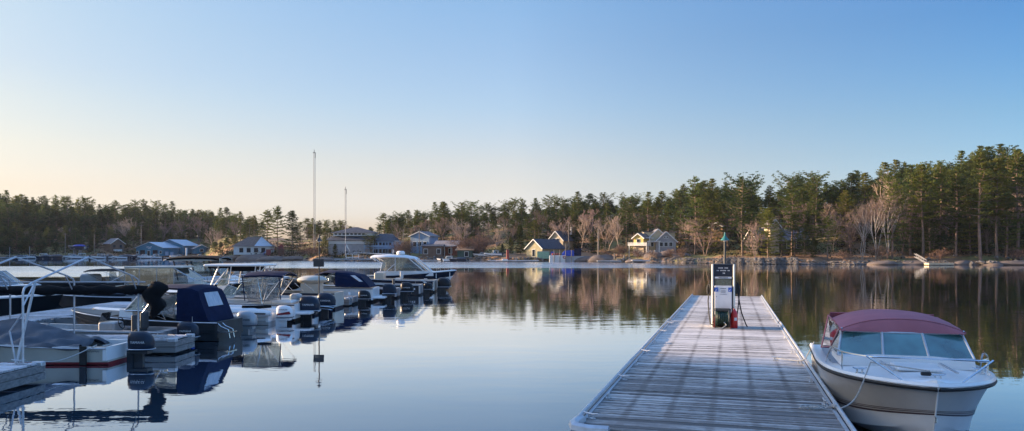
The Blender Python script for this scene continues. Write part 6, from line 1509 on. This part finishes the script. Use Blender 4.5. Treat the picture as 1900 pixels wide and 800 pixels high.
# grey gabled house
x, y, g = far(1224, 11); t = thing('grey_gabled_house', 'large grey house with layered gables and white dormers above the rocks', 'house', (x, y, g - .5), R(-4)); s = mpp(y)
z1 = Zat(447, y) - g + .5
gable(t, 1.5, 2, 5.0, 5.5, z1, 2.3, 'w_grey', 'r_brown', z0=0); windows(t, [(.3, z1 - .9), (1.5, z1 - .9), (2.7, z1 - .9)], .8, 1.0, y=-.75); windows(t, [(1.2, z1 + .9), (1.8, z1 + .9)], .35, .35, y=-.75)
gable(t, -.3, 4.2, 6.5, 6.5, z1, 3.0, 'w_cream', 'r_grey', z0=0); windows(t, [(-2.7, z1 - .9), (-1.8, z1 - .9)], .6, 1.0, y=.95)
b = MB(); b.box((-2.5, 4.2, z1 + 1.5), (2.6, 4.5, 1.5)); b.box((3.0, 5.0, z1 + 1.5), (2.6, 4, 1.4)); dm = b.build('dormer', M['w_cream'], t); b = MB(); b.box((-2.5, 4.2, z1 + 2.33), (3.2, 5.2, .14)); b.box((3.0, 5.0, z1 + 2.28), (3.2, 4.8, .14)); b.build('dormer_roof', M['r_grey'], dm)
windows(t, [(2.6, z1 + 1.6), (4.0, z1 + 1.6), (5.2, z1 + 1.6)], .6, .8, face='l', x=-3.8); b = MB(); b.box((-1.6, -.4, z1 - .1), (3.4, 2.6, .18)); b.box((-3.1, -1.6, z1 / 2), (.22, .22, z1)); b.box((-.3, -1.6, z1 / 2), (.22, .22, z1)); b.build('porch', M['trim'], t)
for k, (px, d) in enumerate(((1204, 8), (1210, 8), (1217, 8), (1230, 8))):
    x, y, g = far(px, d); c = thing('garden_chair', 'white garden chair on the terrace before the grey gabled house', 'chair', (x, y, g), R(20 * k), 'white chairs on the terrace'); b = MB(); b.box((0, 0, .4), (.7, .6, .1)); [b.box((sx * .3, sy * .25, .2), (.07, .07, .4)) for sx in (-1, 1) for sy in (-1, 1)]; b.build('seat', M['trim'], c); b = MB(); b.box((0, .3, .8), (.7, .08, .8)); b.build('backrest', M['trim'], c)
x, y, g = far(1222, 4); t = thing('stone_steps', 'pale steps climbing from the rocks to the terrace of the grey house', 'steps', (x, y, g - .6), R(-25)); b = MB(); [b.box((-2.6 + k * .48, k * .3, .35 + k * .19), (.6, 1.0, .3)) for k in range(12)]; b.build('tread', M['w_beige'], t)
# hidden houses on the right
x, y, g = far(1450, 15); t = thing('hidden_house', 'big grey house half hidden by pines, with one gable catching gold light', 'house', (x, y, g - .5), R(10)); z1 = Zat(443, y) - g + .5; z1 = 5.0
zt_ = Zat(418, y) - (g - .5)
gable(t, 1, 4, 13, 6, zt_ - 3.4, 2.6, 'w_dark', 'r_grey', ridge='x'); gable(t, -1.6, 1.6, 2.2, 3, zt_ - .1, 1.3, 'w_beige', 'r_grey')
windows(t, [(2.5, zt_ - 4.6), (5, zt_ - 4.6)], 1.1, 1.5, y=1)
x, y, g = far(1329, 22); t = thing('chalet', 'small orange-lit chalet gable glimpsed between the tall pines', 'chalet', (x, y, g), R(-25)); gable(t, 0, 2, 3.2, 4, Zat(421, y) - g, 1.0, 'w_tan', 'r_brown'); windows(t, [(0, Zat(424, y) - g)], 1.2, .8, y=0)
x, y, g = far(1754, 27); t = thing('garden_shed', 'little tan wood shed with a sunlit wall on the right bank', 'shed', (x, y, g - .2), R(-30)); z1 = max(1.6, Zat(424, y) - g)
gable(t, 0, 1, 1.7, 2.2, z1, .6, 'w_tan', 'r_brown', over=.2); b = MB(); b.box((0, -.12, z1 * .5), (.8, .06, z1 * .8)); b.build('door', M['w_brown'], t)
x, y, g = far(1785, 24); t = thing('porch_deck', 'raised wooden deck with railing right of the little shed', 'deck', (x, y, g), 0); z1 = max(.6, Zat(433, y) - g); b = MB(); b.box((0, 0, z1), (5.6, 2, .12)); b.box((0, -1, z1 + .8), (5.6, .06, .08)); [b.box((-2.7 + k * .9, -1, z1 / 2 + .4), (.1, .1, z1 + .8)) for k in range(7)]; b.build('platform', M['w_brown'], t)
# poles
def upole(label, px, d, ytop, arm=True, m='wpole', r=.13):
    x, y, g = far(px, d); H = Zat(ytop, y) - g; t = thing('utility_pole', label, 'utility pole', (x, y, g), 0, 'utility poles on the far shore'); b = MB(); b.tube([(0, 0, 0), (0, 0, H)], [r, r * .7], 6); b.build('pole', M[m], t)
    if arm: b = MB(); b.box((0, -.12, H - .6), (1.8, .1, .12)); [b.tube([(q, -.12, H - .55), (q, -.12, H - .3)], .05, 5) for q in (-.8, 0, .8)]; b.build('cross_arm', M[m], t)
upole('utility pole left of the blue boathouse', 262, 8, 416); upole('utility pole in the shade above the far docks', 121, 6, 432); upole('thin pole right of the blue tarp boat', 175, 6, 435, False)
upole('utility pole standing before the pale blue house', 778, 6, 424); upole('utility pole left of the pale blue house', 748, 8, 428, False); upole('pale stout pole right of the work barge', 1110, 3, 425, False, r=.22); upole('thin pole above the beige barn', 1055, 14, 412, False)
upole('thin pole beside the yellow cottage lawn', 1140, 1.5, 470, False, r=.2); upole('short post on the rocks below the yellow cottage', 1158, 2, 473, False, r=.28)
for px, yt in ((18, 458), (55, 457)):
    y = 286; x = Xat(px, y); t = thing('dock_light', 'thin light pole on the ' + ('leftmost far dock' if px < 30 else 'far dock, right of the leftmost one'), 'lamp post', (x, y, .4)); b = MB(); H = Zat(yt, y) - .4; b.tube([(0, 0, 0), (0, 0, H)], .09, 5); b.build('pole', M['alu'], t); b = MB(); b.box((.35, 0, H), (.9, .3, .16)); b.build('lamp_head', M['pole'], t)
# far docks
def fdock(label, px0, px1, y, z=.45, d=2.2, m='fascia'):
    x0, x1 = Xat(px0, y), Xat(px1, y); t = thing('far_dock', label, 'dock', ((x0 + x1) / 2, y, 0), 0, 'docks along the far shore'); b = MB(); b.box((0, 0, z - .06), (x1 - x0, d, .12)); b.build('decking', M['fdeck'], t); b = MB(); b.box((0, -d / 2 + .1, z - .22), (x1 - x0 - .1, .1, .2)); [b.box((-(x1 - x0) / 2 + .3 + k * 2.4, -d / 2 + .3, .0), (.3, .3, .8)) for k in range(int((x1 - x0) / 2.4))]; b.build('piling', M[m], t); return t
fdock('long low dock of the far marina under the left woods', -20, 248, 282); fdock('far dock before the blue boathouse', 240, 400, 292)
fdock('dark slatted dock before the clubhouse', 622, 690, 205, .75); t = fdock('far dock below the brick cottage', 760, 872, 204); t = fdock('floating far dock with red fuel sign', 905, 1000, 196)
fdock('low dock right of the work barge', 1108, 1152, 189); fdock('wooden landing below the yellow cottage', 1172, 1205, 180, .7)
x = Xat(655, 206); t = thing('lounge_frame', 'white timber bench frame on the dock before the clubhouse', 'bench', (x, 205.2, .75)); b = MB(); b.box((0, 0, 1.3), (3.6, .3, .12)); [b.box((q, 0, .65), (.1, .1, 1.3)) for q in (-1.7, 0, 1.7)]; b.build('frame', M['trim'], t); b = MB(); b.box((0, 0, .35), (3.2, .6, .12)); b.build('seat', M['trim'], t)
x = Xat(942, 196); t = thing('fuel_sign', 'red sign box on a white float left of the beige barn', 'sign', (x, 195.4, .2)); b = MB(); b.rbox((0, 0, 1.7), (.7, .5, 2.6), .1); b.build('box', M['rust'], t); b = MB(); b.rbox((-.7, 0, .3), (1.6, 1.2, .5), .08); b.build('float', M['trim'], t)
# right shore swim dock
y = Yat(492) - 1.5; x = Xat(1742, y); t = thing('swim_dock', 'small floating dock with a tilted gangway under the tall pines', 'dock', (x, y, 0)); b = MB(); b.box((0, 0, .28), (5.0, 1.8, .35)); b.build('float', M['w_beige'], t)
b = MB(); [b.bar((-2.2, .6 + q, .5), (-3.6 + .4, 2.6 + q, 1.7), .05, .08) for q in (0, .7)]; [b.bar((-2.2, .6 + q, 1.1), (-3.2, 2.6 + q, 2.3), .05, .08) for q in (0, .7)]; [b.bar((-2.2 - k * .25, .6 + k * .5, .5 + k * .3), (-2.2 - k * .25, .6 + k * .5, 1.1 + k * .3), .05, .05) for k in range(5)]; b.build('gangway', M['w_grey'], t)
# granite outcrops and boulders
M['granite'] = mat('granite_pink_grey', (.11, .085, .075), .9, c2=(.17, .135, .115), scale=1.6, bump=.6, bscale=3)
M['granited'] = mat('granite_grey', (.09, .085, .08), .9, c2=(.24, .215, .195), scale=1.2, bump=.5, bscale=3, rnd=.3)
def rock_mesh(seed, n=12, m=7):
    r_ = random.Random(seed); b = MB(); b.ell((0, 0, 0), (1, 1, 1), n, m)
    ks = [(r_.uniform(-3, 3), r_.uniform(-3, 3), r_.uniform(-3, 3), r_.uniform(0, 6)) for _ in range(5)]
    b.v = [tuple(Vector(v) * (1 + .13 * sum(math.sin(k[0] * v[0] + k[1] * v[1] + k[2] * v[2] + k[3]) for k in ks))) for v in b.v]; return b
RK = [rock_mesh(i).mesh('rock', M['granited']) for i in range(4)]; RG = [rock_mesh(i + 9, 22, 12).mesh('rock', M['granite'], True) for i in range(3)]
rk = random.Random(4)
def rock(px, d, sx, sy, sz, label, big=True, group='granite rocks along the far shore', sink=.25):
    x, y, g = far(px, d); o = link('granite_rock', (RG if big else RK)[rk.randrange(3)]); o.location = (x, y, max(0, g) + sz * (1 - sink) - sz * .75); o.scale = (sx * .62, sy * .62, sz * .9); o.rotation_euler = (0, 0, rk.uniform(-.4, .4)); tag(o, label, 'rock', group)
for px, d, sx, sy, sz, lab in [(430, .5, 8, 5, 1.3, 'smooth dark granite slab at the left tip of the point'), (470, .5, 7, 4, 1.8, 'broad granite hump in the middle of the point'), (505, .5, 7, 4, 1.2, 'granite slab below the red play frame'), (545, .8, 6, 4, 1.0, 'low sunlit granite shelf below the tall mast'), (600, .5, 5, 3, .8, 'low granite shelf before the short dark pine'),
    (1085, .8, 4.5, 3, 1.3, 'dark granite hump right of the work barge'), (1118, 1.2, 5, 3, 1.5, 'rounded granite hump under the pale stout pole'), (1180, .6, 4.5, 3, .7, 'sunlit flat granite shelf below the yellow cottage'), (1212, 6, 4, 3, 1.3, 'dark granite slab below the stone steps'), (1240, 7, 4.5, 3, 1.2, 'granite slab below the grey gabled house'), (1262, 6, 3.5, 3, 1.0, 'granite slab right of the grey gabled house'),
    (1640, .6, 5, 3, .7, 'pale flat granite shelf below the birches'), (1700, .6, 5, 3, .8, 'pale granite shelf left of the swim dock'), (1790, .7, 4, 2.5, .8, 'granite shelf right of the swim dock'), (1838, .2, 2.6, 1.6, .55, 'orange-lit granite block at the water near the photo edge'), (1885, 1, 6, 3, .7, 'long pale granite shelf at the right end of the shore')]:
    rock(px, d, sx, sy, sz, lab)
# riprap: loose stones nobody would count
V_ = MB(); 
def rip(px0, px1, n, dmax, smax, bias=1.0):
    for i in range(n):
        px = rk.uniform(px0, px1); d = rk.uniform(-.2, dmax); x, y, g = far(px, d); s = (.08 + rk.random() ** 2 * smax); k0 = rk.uniform(0, 6)
        vs = []
        for q in ((1, 0, 0), (-1, 0, 0), (0, 1, 0), (0, -1, 0), (0, 0, 1), (0, 0, -1), (.7, .7, .4), (-.7, .6, .5), (.6, -.7, .5), (-.7, -.7, .4)): vs.append((x + s * q[0] * rk.uniform(.7, 1.2), y + s * q[1] * rk.uniform(.7, 1.2), g + s * .5 + s * .75 * q[2] * rk.uniform(.7, 1.2)))
        V_.add(vs, [(0, 6, 4), (6, 2, 4), (2, 7, 4), (7, 1, 4), (1, 9, 4), (9, 3, 4), (3, 8, 4), (8, 0, 4), (0, 2, 6), (2, 1, 7), (1, 3, 9), (3, 0, 8), (0, 5, 2), (2, 5, 1), (1, 5, 3), (3, 5, 0)])
rip(1205, 1345, 1000, 3.0, .24); rip(1340, 1480, 1700, 3.6, .24); rip(1480, 1900, 420, 2.2, .34); rip(600, 1180, 700, 2.0, .5); rip(400, 600, 150, 2, .5); rip(0, 400, 200, 2, .6)
for i in range(30): rip(rk.uniform(1500, 1900), 1900, 1, 10, .7)
tag(V_.build('riprap', M['granited'], recalc=False), 'loose grey riprap stones piled along the far bank', 'riprap', kind='stuff')
# lawn patch and gravel beach are part of the ground colour
# ---------------------------------------------------------------- small boats on the far shore
def small_boat(label, deckm, hullm, cabin=0, cover=None, L=6.0, loc=(0, 0), rz=0, group=None):
    t, s0 = boat('moored_boat', label, loc[0], loc[1], L, 2.2, .8, 1.1, hullm, deckm=deckm, boot='navy', xdeck=.5, rail_=None, group=group, N=8, nrow=3, rowm=[0, 1, 0, 0]); t.rotation_euler = (0, 0, rz)
    if cabin: windshield(t, L * .55, .9, 1.05, .7 if cabin == 2 else .5, .5, 1.2, M['glass'], M['alu'], npane=2, r=.03)
    if cabin == 2: b = MB(); b.rbox((L * .32, 0, 1.85), (2.0, 1.9, .12), .05); [b.tube([(L * .32 + sx * .9, sy * .9, 1.0), (L * .32 + sx * .9, sy * .9, 1.8)], .05, 5) for sx in (-1, 1) for sy in (-1, 1)]; b.build('hard_top', M['white'], t)
    if cover: b = MB(); b.ell((L * .38, 0, 1.0), (L * .36, 1.0, .5), 10, 6); b.build('cover', M[cover], t, smooth=True)
    outboard(t, -.1, 0, 1.15, 'cowlb'); return t
g1 = 'small boats moored at the far left marina docks'
sb = [small_boat('small white boat with a windshield moored among others at the far left docks', 'white', 'white', 1, None, 6, (Xat(70, 279), 279), R(160), g1),
      small_boat('small white boat with a hardtop moored at the far left docks', 'white', 'white', 2, None, 6.5, (Xat(66, 279), 280), R(10), g1),
      small_boat('small grey covered boat moored at the far left docks', 'cream', 'navy', 0, 'canvas_grey', 6, (Xat(100, 279), 279), R(200), g1)]
for i, (px, k, rz) in enumerate([(36, 0, 10), (46, 2, 170), (95, 0, 5), (118, 2, 190), (130, 0, 20), (142, 1, 170), (152, 0, 200), (164, 1, 190), (185, 2, 10), (197, 1, 175), (212, 0, 160), (222, 2, 10), (236, 0, 190), (258, 0, 30), (268, 2, 210), (280, 0, 200), (300, 1, 195), (318, 2, 10), (345, 0, 190), (358, 0, 20), (372, 2, 175), (386, 0, 10)]):
    yy = 279 if px < 245 else 288
    copy_tree(sb[k], (Xat(px, yy + (i % 3)), yy + (i % 3), 0), R(rz), .9 + .05 * (i % 4), None if px < 245 else sb[k]['label'].replace('the far left docks', 'the dock below the blue boathouse'), g1 if px < 245 else 'small boats moored below the blue boathouse')
copy_tree(sb[2], (Xat(157, 281), 282, 3.6), R(180), 1.15, 'boat under a bright blue tarp, raised above the far left docks'); 
bt = [o for o in bpy.data.objects if o.get('label', '').startswith('boat under a bright blue')][0]; bt['group'] = g1
for c in children(bt):
    if c.name.startswith('cover'): c.data = c.data.copy(); c.data.materials[0] = M['canvas_blue']
rk_ = MB(); rk_.box((-2.2, 0, -1.9), (.3, 1.6, 3.6)); rk_.box((-4.2, 0, -1.9), (.3, 1.6, 3.6)); st_o = thing('boat_rack', 'timber rack holding the boat under the bright blue tarp', 'rack', (Xat(157, 281), 282, 3.4)); rk_.build('frame', M['wpole'], st_o)
for px, k, rz, lab in [(822, 0, 10, 'small white boat at the dock below the brick cottage'), (845, 1, 170, 'white hardtop boat at the dock below the brick cottage'), (866, 2, 190, 'covered boat at the dock below the green boathouse')]:
    copy_tree(sb[k], (Xat(px, 202), 202, 0), R(rz), .8, lab, 'boats along the centre of the far shore')
for px, k, rz, lab in [(888, 0, 10, 'white boat parked on the bank right of the green boathouse'), (906, 0, 170, 'white boat on a trailer before the pale bare tree'), (930, 1, 190, 'white hardtop boat parked on the bank by the red sign'), (915, 2, 10, 'covered boat on the bank left of the red sign')]:
    x, y, g = far(px, 4.5); copy_tree(sb[k], (x, y, g + .1), R(rz), .75, lab, 'boats along the centre of the far shore')
